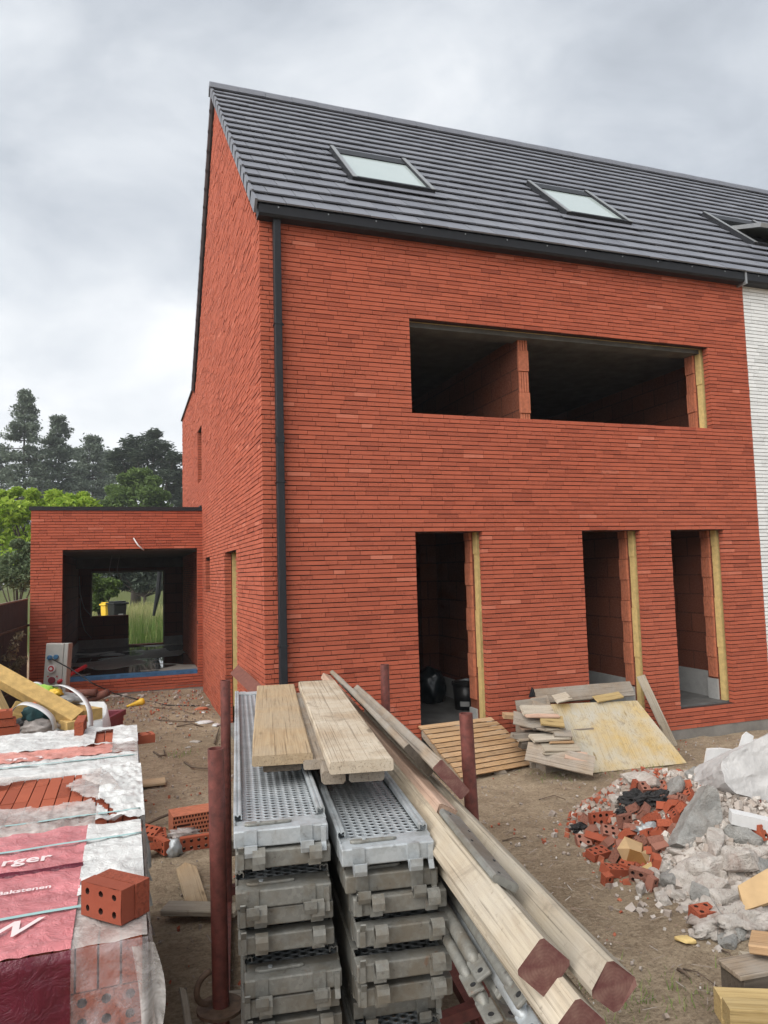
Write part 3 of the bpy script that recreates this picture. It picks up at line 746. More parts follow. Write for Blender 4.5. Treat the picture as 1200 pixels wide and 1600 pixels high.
rd = [(210, 760, 30), (190, 775, 26), (235, 772, 28), (170, 795, 24), (250, 795, 22), (212, 742, 16), (225, 740, 14), (195, 748, 14), (240, 752, 14), (178, 765, 14), (256, 775, 12), (160, 812, 20), (262, 812, 20), (210, 800, 40)]
broad('round_tree', 'dome-shaped mid-green leafy tree rising behind the extension roof', rd, 14000, .15, M_ROUND, (212, 900), 42, 42, trunk=.3)
lm = [(20, 800, 36), (60, 795, 30), (100, 795, 28), (135, 790, 20), (-20, 810, 40), (30, 845, 45), (75, 850, 50), (120, 845, 40), (5, 775, 14), (50, 772, 12), (85, 775, 14), (130, 775, 9), (150, 795, 10), (25, 768, 9), (110, 780, 12), (20, 880, 40)]
broad('lime_tree', 'bright yellow-green leafy tree behind the left side of the extension', lm, 12000, .13, M_LIME, (60, 905), 24, 43, trunk=.2, droop=.45)
sh = [(20, 880, 34), (45, 870, 26), (-5, 890, 36), (35, 905, 30), (60, 885, 25), (8, 900, 30), (50, 855, 14), (28, 850, 12)]
broad('shrub', 'grey-green bushy shrub above the dark slat fence', sh, 7000, .055, M_SHRUB, (25, 925), 17.5, 44, cat='shrub', trunk=.06)
# behind the extension, seen through its rear opening
hs = [(150, 915, 16), (158, 930, 18), (168, 910, 14), (150, 945, 18), (175, 925, 12), (182, 912, 9), (140, 900, 25)]
broad('hazel_bush', 'light green bush seen left through the rear opening of the extension', hs, 5000, .075, M_ROUND, (155, 962), 24, 45, cat='shrub', trunk=.06)
dk = [(200, 912, 18), (222, 914, 18), (246, 912, 18), (268, 914, 18), (180, 912, 18), (200, 895, 24), (225, 890, 28), (250, 895, 24), (275, 890, 30), (180, 885, 26), (215, 905, 14), (240, 906, 14), (300, 890, 34), (150, 880, 34)]
broad('tree_belt', 'dark tree belt closing the meadow behind the house', dk, 11000, .16, M_CEDAR, (225, 915), 38, 46, trunk=.10, flat=.2)
def meadow():
    b = MB(); r = random.Random(9)
    for _ in range(15000):
        D = 20.5 + 17 * r.random() ** 1.3; px = r.uniform(60, 345); p = PD(px, 900, D); z = terrain(p.x, p.y)
        h = r.uniform(.3, .8); w = .010 * (D / 24)
        if D < 23 and r.random() < .75: h *= .35
        a = r.uniform(0, 6.28); lean = r.uniform(0, .35) * h; dx, dy = math.cos(a), math.sin(a); s = Vector((-dy, dx, 0)) * w
        q = Vector((p.x, p.y, z - .02)); t = min(1, max(0, r.gauss(.12 + .55 * sst(22.5, 27, D) - .25 * sst(34, 45, D), .2)))
        b.add([q - s, q + s, q + s * .8 + Vector((dx * lean * .4, dy * lean * .4, h * .6)), q - s * .8 + Vector((dx * lean * .4, dy * lean * .4, h * .6)), q + Vector((dx * lean, dy * lean, h))], [(0, 1, 2, 3), (3, 2, 4)], t)
    o = b.build('meadow_grass', M_GRASS, fix=False); tag(o, 'tall half-dry meadow grass behind the extension', 'grass', kind='stuff')
meadow()
def weeds():
    b = MB(); r = random.Random(19)
    spots = [(1010, 1580, .35), (985, 1560, .2), (940, 1205, .35), (1000, 1195, .25), (1080, 1140, .2), (500, 1230, .3), (285, 1180, .2), (1190, 1590, .2), (860, 1215, .2), (1060, 1555, .3), (60, 1075, .4), (110, 1085, .3)]
    for (px, py, rad) in spots:
        c = PT(px, py)
        for _ in range(60):
            p = c + Vector((r.gauss(0, rad * .5), r.gauss(0, rad * .5), 0)); z = terrain(p.x, p.y); h = r.uniform(.02, .06); a = r.uniform(0, 6.28); d = Vector((math.cos(a), math.sin(a), 0)); s = Vector((-d.y, d.x, 0)) * .003
            q = Vector((p.x, p.y, z)); b.add([q - s, q + s, q + d * h * .7 + Vector((0, 0, h))], [(0, 1, 2)], r.uniform(0, .5))
    tag(b.build('grass_tufts', M_GRASS, fix=False), 'sparse thin weeds sprouting from the bare soil', 'weeds', kind='stuff')
weeds()

# ------------------------------------------------------------------ fence, bins
M_FENCE = mat_simple('dark_grey_fence_boards', (.034, .035, .037), .7, var=.3, scale=9)
def fence():
    a = Vector((-2.82, 6.35, 0)); d = Vector((-.055, -.998, 0)).normalized(); t = thing('slat_fence', 'dark vertical slat fence left of the extension', 'fence', (a.x, a.y, terrain(a.x, a.y)))
    b = MB(); s = 0.; r = random.Random(2); nrm = Vector((d.y, -d.x, 0))
    while s < 7.5:
        w = .095; p = d * s; h = 1.62 - .012 * s; z0 = -.1
        b.box(0, w - .014, -.009, .009, z0, h + r.uniform(-.004, .004), r.random(), M=Matrix((( d.x, nrm.x, 0, p.x), (d.y, nrm.y, 0, p.y), (0, 0, 1, 0), (0, 0, 0, 1)))); s += w
    b.build('slats', M_FENCE, t)
    b = MB()
    for z in (.3, 1.2): b.tube([nrm * .03 * -1 + Vector((0, 0, z)), d * 7.5 - nrm * .03 + Vector((0, 0, z))], .022, 4)
    b.build('rail', M_WOODK, t)
    b = MB(); b.tube([Vector((0, 0, 1.632)), d * 7.5 + Vector((0, 0, 1.632 - .09))], .016, 4); b.build('top_cap', M_WOODD, t)
fence()
def twig_bush():
    base = PD(-25, 1075, 10.4); t = thing('bare_shrub', 'half-dry twiggy shrub in front of the dark slat fence', 'shrub', (base.x, base.y, terrain(base.x, base.y))); r = random.Random(4)
    b = MB(); cl = []
    for k in range(9):
        tip = PD(r.uniform(-20, 38), r.uniform(985, 1040), 10.3 + r.uniform(-.3, .3)) - Vector(t.location); b.tube([(0, 0, 0), tip * .5 + Vector((-.05, 0, .1)), tip], [.012, .008, .003], 5); 
        for q in (.75, .85, .95, 1.0): cl.append((tip * q, Vector((.10, .08, .07))))
    b.build('stems', M_TWIG, t, fix=False); b = MB(); leafcloud(b, r, cl, 700, .035, .2, .4); b.build('foliage', M_DEAD, t, fix=False)
twig_bush()
def bin_(px, py, D, h, w, mat, label):
    p = PD(px, py, D); z = p.z - h; t = thing('wheeled_bin', label, 'bin', (p.x, p.y, z), (0, 0, .5), group='wheeled bins in the meadow')
    b = MB(); q = [(-.4, -.4), (.4, -.4), (.4, .4), (-.4, .4)]
    vs = [(x * w * .85, y * w * .85, .04) for x, y in q] + [(x * w * 1.1, y * w * 1.1, h * .9) for x, y in q]
    b.add(vs, [(0, 3, 2, 1), (4, 5, 6, 7), (0, 1, 5, 4), (1, 2, 6, 5), (2, 3, 7, 6), (3, 0, 4, 7)]); o = b.build('body', mat, t); bevel(o, .03)
    b = MB(); b.box(-w * .52, w * .52, -w * .55, w * .5, h * .9, h * .96); b.box(-w * .4, w * .4, -w * .4, w * .4, h * .96, h); bevel(b.build('lid', mat, t), .02)
    b = MB(); b.box(-w * .15, w * .15, -w * .475, -w * .44, h * .5, h * .64); b.build('badge', M_PLINTHW, t)
    for s in (-1, 1):
        b = MB(); b.tube([(s * w * .38, w * .4, .08), (s * w * .48, w * .4, .08)], .09, 12); b.build('wheel', M_BLACKPL, t)
bin_(183, 939, 22, 1.05, .48, M_BLACKPL, 'black wheeled rubbish bin standing in the meadow'); bin_(168, 941, 22.6, 1.0, .36, M_YELPL, 'yellow bin beside the black wheeled bin in the meadow')
def leaning_post():
    p = PD(240, 962, 24); q = PD(249, 893, 24); b = MB(); b.tube([p, p.lerp(q, .5) + Vector((.05, 0, 0)), q + (q - p) * .25], [.04, .085, .07], 8); o = b.build('leaning_post', M_ANTH)
    tag(o, 'dark leaning post standing in the meadow behind the extension', 'post')
leaning_post()

# ------------------------------------------------------------------ scaffold rack and decks
AZ = R_(8.0); AX = Vector((math.sin(AZ), math.cos(AZ), 0)); RT = Vector((math.cos(AZ), -math.sin(AZ), 0))
def plank_mesh(L, w, h, seed, mats, ch=.006, warp=.004, nseg=14, endface=True, rag=0., face_tint=.5):
    r = random.Random(seed); b = MB(); vs = []; fs = []
    prof = [(-w / 2 + ch, -h / 2), (w / 2 - ch, -h / 2), (w / 2, -h / 2 + ch), (w / 2, h / 2 - ch), (w / 2 - ch, h / 2), (-w / 2 + ch, h / 2), (-w / 2, h / 2 - ch), (-w / 2, -h / 2 + ch)]
    a, c = r.uniform(-1, 1) * warp * L, r.uniform(-1, 1) * warp * L
    for i in range(nseg + 1):
        t = i / nseg; x = L * t; bow = 4 * t * (1 - t)
        for k, (y, z) in enumerate(prof):
            e = .0022 * nz(x * 6 + seed, y * 40, z * 40); xx = x
            if rag and i == 0: xx += rag * (nz(y * 60, z * 60, seed) + .3)
            vs.append((xx, y * (1 + e * 3) + a * bow + e, z + c * bow + e))
    for i in range(nseg):
        for k in range(8): fs.append((i * 8 + k, (i + 1) * 8 + k, (i + 1) * 8 + (k + 1) % 8, i * 8 + (k + 1) % 8))
    b.add(vs, fs)
    e1 = [vs[k] for k in range(8)]; e2 = [vs[nseg * 8 + k] for k in range(8)]
    b.add(e1, [tuple(range(8))], .5, 1 if len(mats) > 1 else 0); b.add(e2, [tuple(range(7, -1, -1))], .5, 1 if len(mats) > 1 else 0)
    return b
PSEED = [100]
def plank(name, label, cat, p0, p1, w, h, mat, end=None, roll=0., group=None, rag=0., ch=.006, warp=.002, top=True, parent=None):
    """plank from end p0 to end p1 (top mid points when top)"""
    p0, p1 = Vector(p0), Vector(p1); d = p1 - p0; L = d.length; PSEED[0] += 1
    az = math.atan2(d.x, d.y); pt = math.asin(max(-1, min(1, d.z / L))); M = frame(p0, az, pt, roll)
    if top: M = M @ Matrix.Translation((0, 0, -h / 2))
    o = plank_mesh(L, w, h, PSEED[0], [mat, end] if end else [mat], ch, warp, rag=rag).build(name, [mat, end] if end else mat)
    o.matrix_world = M
    if label: tag(o, label, cat, group)
    return o
# rack
rp = {'a': (-.939, -4.257), 'b': (-.686, -2.458), 'c': (.195, -4.092), 'd': (.44, -2.246)}
rack = thing('storage_rack', 'red-brown steel tube rack with four upright posts holding the scaffold decks', 'rack', (-.25, -3.26, -.42))
o0 = Vector(rack.location)
for kx, (x, y) in rp.items():
    b = MB(); p = Vector((x, y, 0)) - o0; r0, r1 = .0305, .026
    lean = Vector((.01, .01, 0)) if kx == 'a' else Vector((.02, 0, 0)) if kx == 'c' else Vector((0, 0, 0))
    q0 = Vector((p.x, p.y, -.02)) + lean; q1 = Vector((p.x, p.y, 1.42)) - lean
    n = 20; vs = []
    for (c, rr) in ((q0, r0), (q1, r0), (q1, r1), (q1 - Vector((0, 0, .25)), r1)):
        for k in range(n): t = 6.28318 * k / n; vs.append(c + Vector((math.cos(t) * rr, math.sin(t) * rr, 0)))
    fs = [(i * n + k, i * n + (k + 1) % n, (i + 1) * n + (k + 1) % n, (i + 1) * n + k) for i in range(3) for k in range(n)] + [tuple(range(3 * n, 4 * n))]
    b.add(vs, fs); post = b.build('post', M_REDPIPE, rack, smooth=True)
    m = post.modifiers.new('e', 'EDGE_SPLIT'); m.split_angle = R_(40)
    if kx == 'a':
        z = .50; b = MB(); pts = [Vector((p.x - .035 - .052 * math.sin(t) , p.y - .01 - .02 * math.sin(t), z + .05 - .055 * math.cos(t) + .02)) for t in [math.pi * i / 10 for i in range(11)]]
        b.tube(pts, .011, 8); b.build('ring_handle', M_RUST, post, smooth=True)
        b = MB(); b.tube([(p.x, p.y, z - .02), (p.x, p.y, z - .008)], .085, 20); b.build('flange', M_RUST, post)
b = MB(); 
def seg(a, c, z, name='base_beam', s=.035):
    p, q = Vector((*rp[a], 0)) - o0, Vector((*rp[c], 0)) - o0; p.z = q.z = z; b = MB(); b.tube([p, q], s, 4); b.build(name, M_REDPIPE, rack)
seg('a', 'b', .08); seg('c', 'd', .08); seg('a', 'c', .16); seg('b', 'd', .16)
# one scaffold deck, its front end at local x=0, top of the side rails at local z=0
DL, DW = 3.05, .325
def make_deck(mat, plate_mat):
    t = thing('scaffold_deck', None, 'scaffold deck', group='steel scaffold decks stacked in the rack')
    b = MB(); b.box(.05, DL - .05, -DW / 2 + .004, DW / 2 - .004, -.036, -.032); b.build('plate', plate_mat, t)
    for s in (-1, 1):
        b = MB(); o = DW / 2
        pr = [(o, -.084), (o, -.002), (o - .004, .001), (o - .011, .001), (o - .015, -.004), (o - .019, .001), (o - .026, .001), (o - .030, -.003), (o - .030, -.018), (o - .026, -.018), (o - .026, -.004), (o - .021, -.003), (o - .015, -.009), (o - .009, -.003), (o - .004, -.006), (o - .004, -.080), (o - .022, -.080), (o - .022, -.084)]
        b.prism(pr, .105, DL - .105, lambda p, a: (a, s * p[0], p[1])); b.build('side_rail', mat, t)
    for e in (0, 1):
        fx = (lambda x: x) if e == 0 else (lambda x: DL - x)
        b = MB(); x0, x1 = sorted((fx(.0), fx(.062))); b.box(x0, x1, -DW / 2 + .001, DW / 2 - .001, -.082, -.024); cap = b.build('end_cap', mat, t); bevel(cap, .005, 2)
        b = MB(); x0, x1 = sorted((fx(.060), fx(.11))); b.box(x0, x1, DW / 2 - .007, DW / 2 - .001, -.082, -.02); b.box(x0, x1, -DW / 2 + .001, -DW / 2 + .007, -.082, -.02); b.box(x0, x1, -DW / 2 + .007, DW / 2 - .007, -.031, -.026); b.build('end_gusset', mat, t)
        for y in (-.085, .105):
            b = MB(); pr = [(.008, -.022), (-.006, -.022), (-.006, -.074), (-.012, -.096), (-.028, -.104), (-.046, -.098), (-.052, -.082), (-.052, -.058), (-.046, -.058), (-.045, -.080), (-.040, -.092), (-.027, -.097), (-.015, -.090), (.002, -.076), (.008, -.07)]
            b.prism(pr, y - .021, y + .021, lambda p, a: (fx(p[0]), a, p[1])); b.build('hook', mat, t)
        b = MB(); b.prism([(-.004, -.03), (-.010, -.03), (-.011, -.08), (-.024, -.105), (-.019, -.108), (-.004, -.084)], -DW / 2 + .010, -DW / 2 + .028, lambda p, a: (fx(p[0]), a, p[1])); b.build('corner_claw', mat, t)
    b = MB(); pr = [(.055, .018), (.07, .022), (.082, .012), (.092, .011), (.098, .004), (-.098, -.010), (-.098, .006), (.03, .016)]
    pts = [(.09, .010), (.075, .017), (.055, .016), (.035, .010), (-.06, .006), (-.075, .0), (-.06, -.007), (.035, -.010), (.055, -.014), (.078, -.012), (.09, -.004)]
    b.prism(pts, 0, .010, lambda p, a: (.05 + p[1], p[0] + .035, -.024 + a)); lv = b.build('locking_lever', M_GALVD, t); bevel(lv, .003)
    b = MB(); b.tube([(.053, .075, -.02), (.053, .075, -.010)], .008, 10); b.build('rivet', mat, lv)
    return t
dk_new = make_deck(M_GALV, M_PERF); dk_old = copy_tree(dk_new)
for ch in dk_old.children:
    if not ch.name.startswith('plate'):
        ch.data = ch.data.copy(); ch.data.materials[0] = M_GALVD
used = set()
def put_deck(src, base, dx, dy, z, flip, label, yaw=0.):
    o = src if src.name not in used else copy_tree(src); used.add(src.name)
    p = base + RT * dx + AX * dy; p.z = z
    M = frame(p, AZ + yaw)
    if flip: M = M @ Matrix.Rotation(math.pi, 4, 'X')
    o.matrix_world = M; o['label'] = label
LB = Vector((-.762, -4.560, 0)); RB_ = Vector((-.425, -4.710, 0))
put_deck(dk_new, LB, 0, 0, .80, False, 'bright galvanised scaffold deck topmost of the left stack, under the wide pale board')
put_deck(dk_old, LB, .006, -.012, .627, True, 'upside-down scaffold deck right under the topmost deck of the left stack')
put_deck(dk_old, LB, .004, -.03, .612, False, 'dirty scaffold deck third from the top of the left stack', .003)
put_deck(dk_old, LB, .01, -.02, .443, True, 'upside-down scaffold deck fourth from the top of the left stack')
put_deck(dk_old, LB, .012, -.022, .357, True, 'upside-down scaffold deck fifth from the top of the left stack', -.002)
put_deck(dk_old, LB, .03, -.06, .342, False, 'scaffold deck sixth from the top of the left stack, level with the post ring')
put_deck(dk_old, LB, .022, -.05, .17, True, 'upside-down scaffold deck seventh from the top of the left stack')
put_deck(dk_old, LB, .03, -.04, .085, True, 'lowest visible scaffold deck of the left stack')
put_deck(dk_new, RB_, 0, 0, .742, False, 'bright galvanised scaffold deck topmost of the right stack, beside the leaning planks', .004)
put_deck(dk_old, RB_, .012, .01, .650, False, 'dirty scaffold deck second from the top of the right stack')
put_deck(dk_old, RB_, .035, -.01, .476, True, 'upside-down scaffold deck third from the top of the right stack', .004)
put_deck(dk_old, RB_, .040, -.035, .389, True, 'upside-down scaffold deck fourth from the top of the right stack')
put_deck(dk_old, RB_, .035, -.05, .286, True, 'scaffold deck fifth from the top of the right stack, below the open gap', -.003)
put_deck(dk_old, RB_, .04, -.03, .199, True, 'upside-down scaffold deck sixth from the top of the right stack')
put_deck(dk_old, RB_, .05, .15, .165, False, 'set-back scaffold deck lowest visible of the right stack')
for kx, (dy, nm) in enumerate(((.5, 'front'), (2.3, 'rear'))):
    p = LB + AX * dy - RT * .2; q = p + RT * .85; p.z = q.z = -.02
    plank('sleeper_timber', 'thick timber carrying the stacks at their %s end' % nm, 'timber', p, q, .1, .1, M_WOODD, group='timbers under the deck stacks')
for k in range(5):
    b = MB(); b.box(0, DL, -DW / 2, DW / 2, -.083, -.004); break
put_deck(dk_old, LB, .02, .0, .082, False, 'bottom scaffold deck of the left stack resting on the timbers'); put_deck(dk_old, RB_, .03, .02, .075, False, 'bottom scaffold deck of the right stack resting on the timbers')

# ------------------------------------------------------------------ boards and beams on the stack
def mid(a, c): return (Vector(a) + Vector(c)) / 2
plank('wide_board', 'clean wide pale board lying on the left deck stack', 'board', mid(PZ(393, 1180, .9), PZ(490, 1178, .9)), mid(PZ(400, 1071, .9), PZ(462, 1069, .9)), .25, .042, M_WOOD, warp=.001)
plank('wide_board', 'wide board with rough concrete-stained top lying right of the clean board', 'board', mid(PZ(512, 1192, .92), PZ(617, 1184, .92)), mid(PZ(464, 1066, .92), PZ(525, 1061, .92)), .25, .046, M_OSB, warp=.001)
plank('board', 'dark plank half hidden between the two wide boards', 'board', PZ(502, 1186, .872), PZ(470, 1082, .872), .15, .04, M_WOODD)
plank('spacer_plank', 'narrow plank end left under the front of the stained wide board', 'board', PZ(521, 1204, .862), PZ(505, 1120, .862), .095, .052, M_WOODD, ch=.01)
plank('spacer_plank', 'wider plank end right under the front of the stained wide board', 'board', PZ(573, 1201, .862), PZ(540, 1118, .862), .142, .05, M_WOODD, ch=.008)
plank('spacer_plank', 'dark plank in the shadow under the clean wide board', 'board', PZ(441, 1192, .857), PZ(440, 1110, .857), .16, .035, M_WOODK)
def along(c, L): return c, c + AX * L
def beam(name, label, px, py, D, L, w, h, roll, mat, end, **k):
    c = PD(px, py, D); return plank(name, label, 'beam', c, c + AX * L, w, h, mat, end, R_(roll), top=False, **k)
beam('square_beam', 'square beam with dull red end pointing at the camera, left of the pair', 850, 1512, 1.75, 3.3, .102, .102, 43, M_WOODW, M_REDEND, ch=.008)
beam('square_beam', 'weathered square beam with split red end, right of the pair', 960, 1543, 1.70, 3.3, .092, .092, 40, M_WOODW, M_REDEND, ch=.011, rag=.012)
beam('square_beam', 'lower square beam with brown end under the pair of red-ended beams', 906, 1608, 1.66, 3.1, .102, .102, 44, M_WOODW, M_REDEND, ch=.01)
beam('thick_plank', 'tilted thick plank with ringed red end leaning by the right front post', 705, 1218, 2.9, 2.05, .175, .052, 49, M_WOODD, M_REDEND, ch=.005)
beam('thin_board', 'thin pale-edged board leaning on the tilted thick plank', 654, 1188, 3.08, 2.5, .165, .032, 50, M_WOODD, M_WOODK)
beam('pink_batten', 'long pinkish batten with splintered end lying on the beams', 698, 1272, 2.70, 3.75, .072, .055, 25, M_WOODP, None, rag=.05)
plank('metal_batten', 'short grey steel-faced batten with screws at the end of the pinkish batten', 'batten', PD(793, 1374, 2.08), PD(705, 1270, 2.66), .085, .024, M_GALVD, roll=R_(30))
bt = bpy.data.objects['metal_batten']
b = MB()
for i in range(5): b.tube([(.03 + .13 * i, .017 * (-1) ** i, .009), (.03 + .13 * i, .017 * (-1) ** i, .0135)], .005, 8)
b.build('screws', M_DARK, bt)
def brace(px, py, D, L, r, label, roll=0, mat=None):
    p = PD(px, py, D); t = thing('scaffold_brace', label, 'tube', group='steel scaffold tubes under the beams', M=frame(p, AZ + R_(1), 0, R_(roll)))
    b = MB(); b.tube([(.06, 0, 0), (.10, 0, 0), (L, 0, 0)], [r * .55, r, r], 12); b.build('tube', mat or M_GALVD, t, smooth=True)
    b = MB(); b.box(-.02, .09, -.026, .026, -.006, .006); bevel(b.build('flat_end', mat or M_GALVD, t), .005)
    b = MB(); b.tube([(.012, 0, -.0075), (.012, 0, .0075)], .009, 12); b.build('hole', M_DARK, t)
brace(754, 1522, 2.15, 2.6, .024, 'grey scaffold tube with flattened end nearest the right deck stack', -30)
brace(815, 1560, 1.98, 2.5, .023, 'grey scaffold tube with flattened end directly below the left red-ended beam', -40)
brace(742, 1545, 2.16, 2.5, .020, 'dark scaffold tube below the tube nearest the deck stack', -20, M_GALVD)
brace(783, 1545, 2.12, 2.5, .020, 'scaffold tube between the two tubes with holed ends', -50)
brace(770, 1592, 2.05, 2.4, .022, 'low scaffold tube near the bottom edge under the beams', -10)
brace(835, 1612, 1.90, 2.2, .024, 'pale galvanised scaffold tube lowest under the beams', -35, M_GALV)
brace(800, 1590, 2.2, 2.2, .02, 'dark scaffold tube behind the low tube', 15)
p, q = PD(372, 1044, 8.0), PD(402, 1071, 7.35); q2 = p + (q - p) * 2.2
b = MB(); M = frame(p, math.atan2((q2 - p).x, (q2 - p).y), math.asin((q2 - p).z / (q2 - p).length))
L = (q2 - p).length
b.prism([(-.09, -.05), (0, .04), (.09, -.05), (.075, -.055), (0, .018), (-.075, -.055)], 0, L, lambda p, a: (a, p[0], p[1])); o = b.build('ridge_tile', M_TERRAD); o.matrix_world = M
tag(o, 'brown angular ridge piece leaning by the gable corner behind the rack', 'ridge tile')

# ------------------------------------------------------------------ brick with through holes
def brick_mb(l, w, h, nx, ny, r, n=10, b=None, M=None, tint=.5, depth=None):
    b = b or MB(); cx, cy = l / nx, w / ny; M = M or Matrix.Identity(4)
    rect = [(-1, -1), (0, -1), (1, -1), (1, 0), (1, 1), (0, 1), (-1, 1), (-1, 0)]
    for s in (1, -1):
        z = s * h / 2
        for i in range(nx):
            for j in range(ny):
                ox, oy = -l / 2 + cx * (i + .5), -w / 2 + cy * (j + .5)
                vs = [M @ Vector((ox + a * cx / 2, oy + c * cy / 2, z)) for a, c in rect]
                ring = []
                for k in range(8):
                    t = math.atan2(rect[k][1], rect[k][0]); ring.append((ox + r * math.cos(t), oy + r * math.sin(t)))
                vs += [M @ Vector((x, y, z)) for x, y in ring]
                b.add(vs, [((k, (k + 1) % 8, 8 + (k + 1) % 8, 8 + k) if s > 0 else (k, 8 + k, 8 + (k + 1) % 8, (k + 1) % 8)) for k in range(8)], tint)
                if s > 0:
                    vs = [M @ Vector((x, y, z)) for x, y in ring] + [M @ Vector((x, y, -h / 2)) for x, y in ring]
                    b.add(vs, [(k, (k + 1) % 8, 8 + (k + 1) % 8, 8 + k) for k in range(8)], tint, 1)
    c = [(-l / 2, -w / 2), (l / 2, -w / 2), (l / 2, w / 2), (-l / 2, w / 2)]
    vs = [M @ Vector((x, y, z)) for z in (-h / 2, h / 2) for x, y in c]
    b.add(vs, [(0, 1, 5, 4), (1, 2, 6, 5), (2, 3, 7, 6), (3, 0, 4, 7)], tint)
    return b
def brick_obj(name, label, M, l=.235, w=.1, h=.05, nx=4, ny=2, r=.0125, mat=None, group=None, cat='brick', seed=None, rough=0.):
    b = brick_mb(l, w, h, nx, ny, r, tint=(random.Random(seed or hash(name) % 99).random() * .6 + .2))
    if rough:
        rr = random.Random(seed); 
        nv = []
        for v in b.v:
            v = Vector(v); e = rough * nz(v.x * 30 + (seed or 0), v.y * 30, v.z * 30)
            if v.x > l / 2 - .02: v.x += rough * 1.6 * nz(v.y * 25, v.z * 25, seed or 0) - rough * .6
            nv.append((v.x + e, v.y + e, v.z + e))
        b.v = nv
    o = b.build(name, [mat or M_LBRICK, M_HOLE], fix=False); o.matrix_world = M; tag(o, label, cat, group); return o
M_HBRICK = mat_brick('brown_red_brick', (.15, .034, .02), (.26, .062, .033), (.34, .10, .06))
M_DBRICK = mat_brick('dusty_old_brick', (.16, .06, .042), (.27, .115, .08), (.38, .26, .20))
M_LBRICK = mat_brick('loose_red_brick', (.20, .045, .024), (.34, .085, .042), (.42, .13, .075))

# ------------------------------------------------------------------ wrapped brick packs
XRT, XLF, ZT = -1.218, -2.30, .715
def film_grid(name, mat, parent, x0, x1, path, nx, amp, seed, skip=None, jag=0., xr=None):
    """sheet swept from x0 to x1 along a (y,z) path, wrinkled along its normal"""
    b = MB(); vs = []; P = path
    # resample path
    pts = []; 
    for (a, c) in zip(P, P[1:]):
        L = math.hypot(c[0] - a[0], c[1] - a[1]); n = max(1, int(L / .014))
        for i in range(n): pts.append((a[0] + (c[0] - a[0]) * i / n, a[1] + (c[1] - a[1]) * i / n))
    pts.append(P[-1]); ny = len(pts)
    for j, (y, z) in enumerate(pts):
        a = pts[max(j - 1, 0)]; c = pts[min(j + 1, ny - 1)]; ty, tz = c[0] - a[0], c[1] - a[1]; L = math.hypot(ty, tz) or 1; ny_, nz_ = -tz / L, ty / L
        if nz_ < 0 and abs(nz_) > .2: ny_, nz_ = -ny_, -nz_
        if ny_ > .7: ny_, nz_ = -ny_, -nz_
        for i in range(nx + 1):
            x = x0 + (x1 - x0) * i / nx
            if xr and i in (0, nx): x += xr * nz(y * 25, z * 25, seed)
            s = y + z
            e = amp * ((.5 - abs(nz(x * 8 + seed, s * 10, 1))) * 1.2 + .7 * (.5 - abs(nz(x * 14 - s * 9, s * 20 + seed, 7))) + .6 * abs(nz(x * 19, s * 15 + seed, 2)) + .35 * nz(x * 42, s * 37, seed)) 
            vs.append((x, y + ny_ * e, z + nz_ * e))
    fs = []
    for j in range(ny - 1):
        for i in range(nx):
            if skip:
                cx = sum(vs[k][0] for k in (j * (nx + 1) + i, (j + 1) * (nx + 1) + i + 1)) / 2; cy = (pts[j][0] + pts[j + 1][0]) / 2; cz = (pts[j][1] + pts[j + 1][1]) / 2
                if skip(cx, cy, cz): continue
            fs.append((j * (nx + 1) + i, j * (nx + 1) + i + 1, (j + 1) * (nx + 1) + i + 1, (j + 1) * (nx + 1) + i))
    b.add(vs, fs); return b.build(name, mat, parent, smooth=True, fix=False)
def pack(label, y0, y1):
    t = thing('brick_pack', label, 'brick pack', group='film-wrapped brick packs on pallets'); return t
def inpoly(x, y, P):
    c = False; j = len(P) - 1
    for i in range(len(P)):
        if (P[i][1] > y) != (P[j][1] > y) and x < (P[j][0] - P[i][0]) * (y - P[i][1]) / (P[j][1] - P[i][1]) + P[i][0]: c = not c
        j = i
    return c
def pack_core(t, y0, y1, zt, hole_front=True):
    r = random.Random(int(y0 * 100)); b = MB()
    b.box(XLF, XRT - .012, y0 + .06, y1, -.26, zt - .06, .3)
    z = zt; row = 0
    while z > -.2:
        hgt = (.105, .1)[row % 2]
        x = XRT - .006
        while x > XLF + (.05 if row % 2 == 0 else .23):
            if row % 2 == 0:
                b.box(x - .052, x - .003, y0, y0 + .07, z - hgt, z - .003, r.random() * .6 + .2); x -= .0545
            else:
                M = Matrix.Translation((x - .118, y0 + .026, z - hgt / 2)) @ Matrix.Rotation(math.pi / 2, 4, 'X')
                if x > -1.9: brick_mb(.23, hgt - .004, .05, 4, 2, .0125, b=b, M=M, tint=r.random() * .6 + .2)
                else: b.box(x - .233, x - .003, y0, y0 + .05, z - hgt, z - .003, r.random() * .6 + .2)
                x -= .238
        z -= hgt + .002; row += 1
    # top layer, bricks on edge
    y = y0
    while y < y1 - .05:
        x = XRT - .006; l = min(.235, y1 - y)
        while x > XLF + .05:
            b.box(x - .052, x - .002, y + .002, y + l - .002, zt - .08, zt - .003 - r.random() * .004, r.random() * .6 + .2); x -= .0545
        y += l
    b.build('bricks', [M_LBRICK, M_HOLE], t, fix=False)
    # side courses seen past the film
    bb = MB(); z = zt
    while z > -.2:
        y = y0 + .075
        while y < y1 - .03: bb.box(XRT - .05, XRT - .004 - r.random() * .003, y, min(y + .1, y1) - .004, z - .1, z - .004, r.random()); y += .1
        z -= .104
    bb.build('side_bricks', M_LBRICK, t, fix=False)
    for k, yy in enumerate((y0 + .08, (y0 + y1) / 2, y1 - .1)):
        m = MB(); m.box(XLF, XRT, yy - .05, yy + .05, -.40, -.27); m.build('pallet_bearer', M_WOODO, t)
    m = MB(); m.box(XLF, XRT, y0 + .01, y1 - .01, -.268, -.25); m.build('pallet_deck', M_WOODO, t)
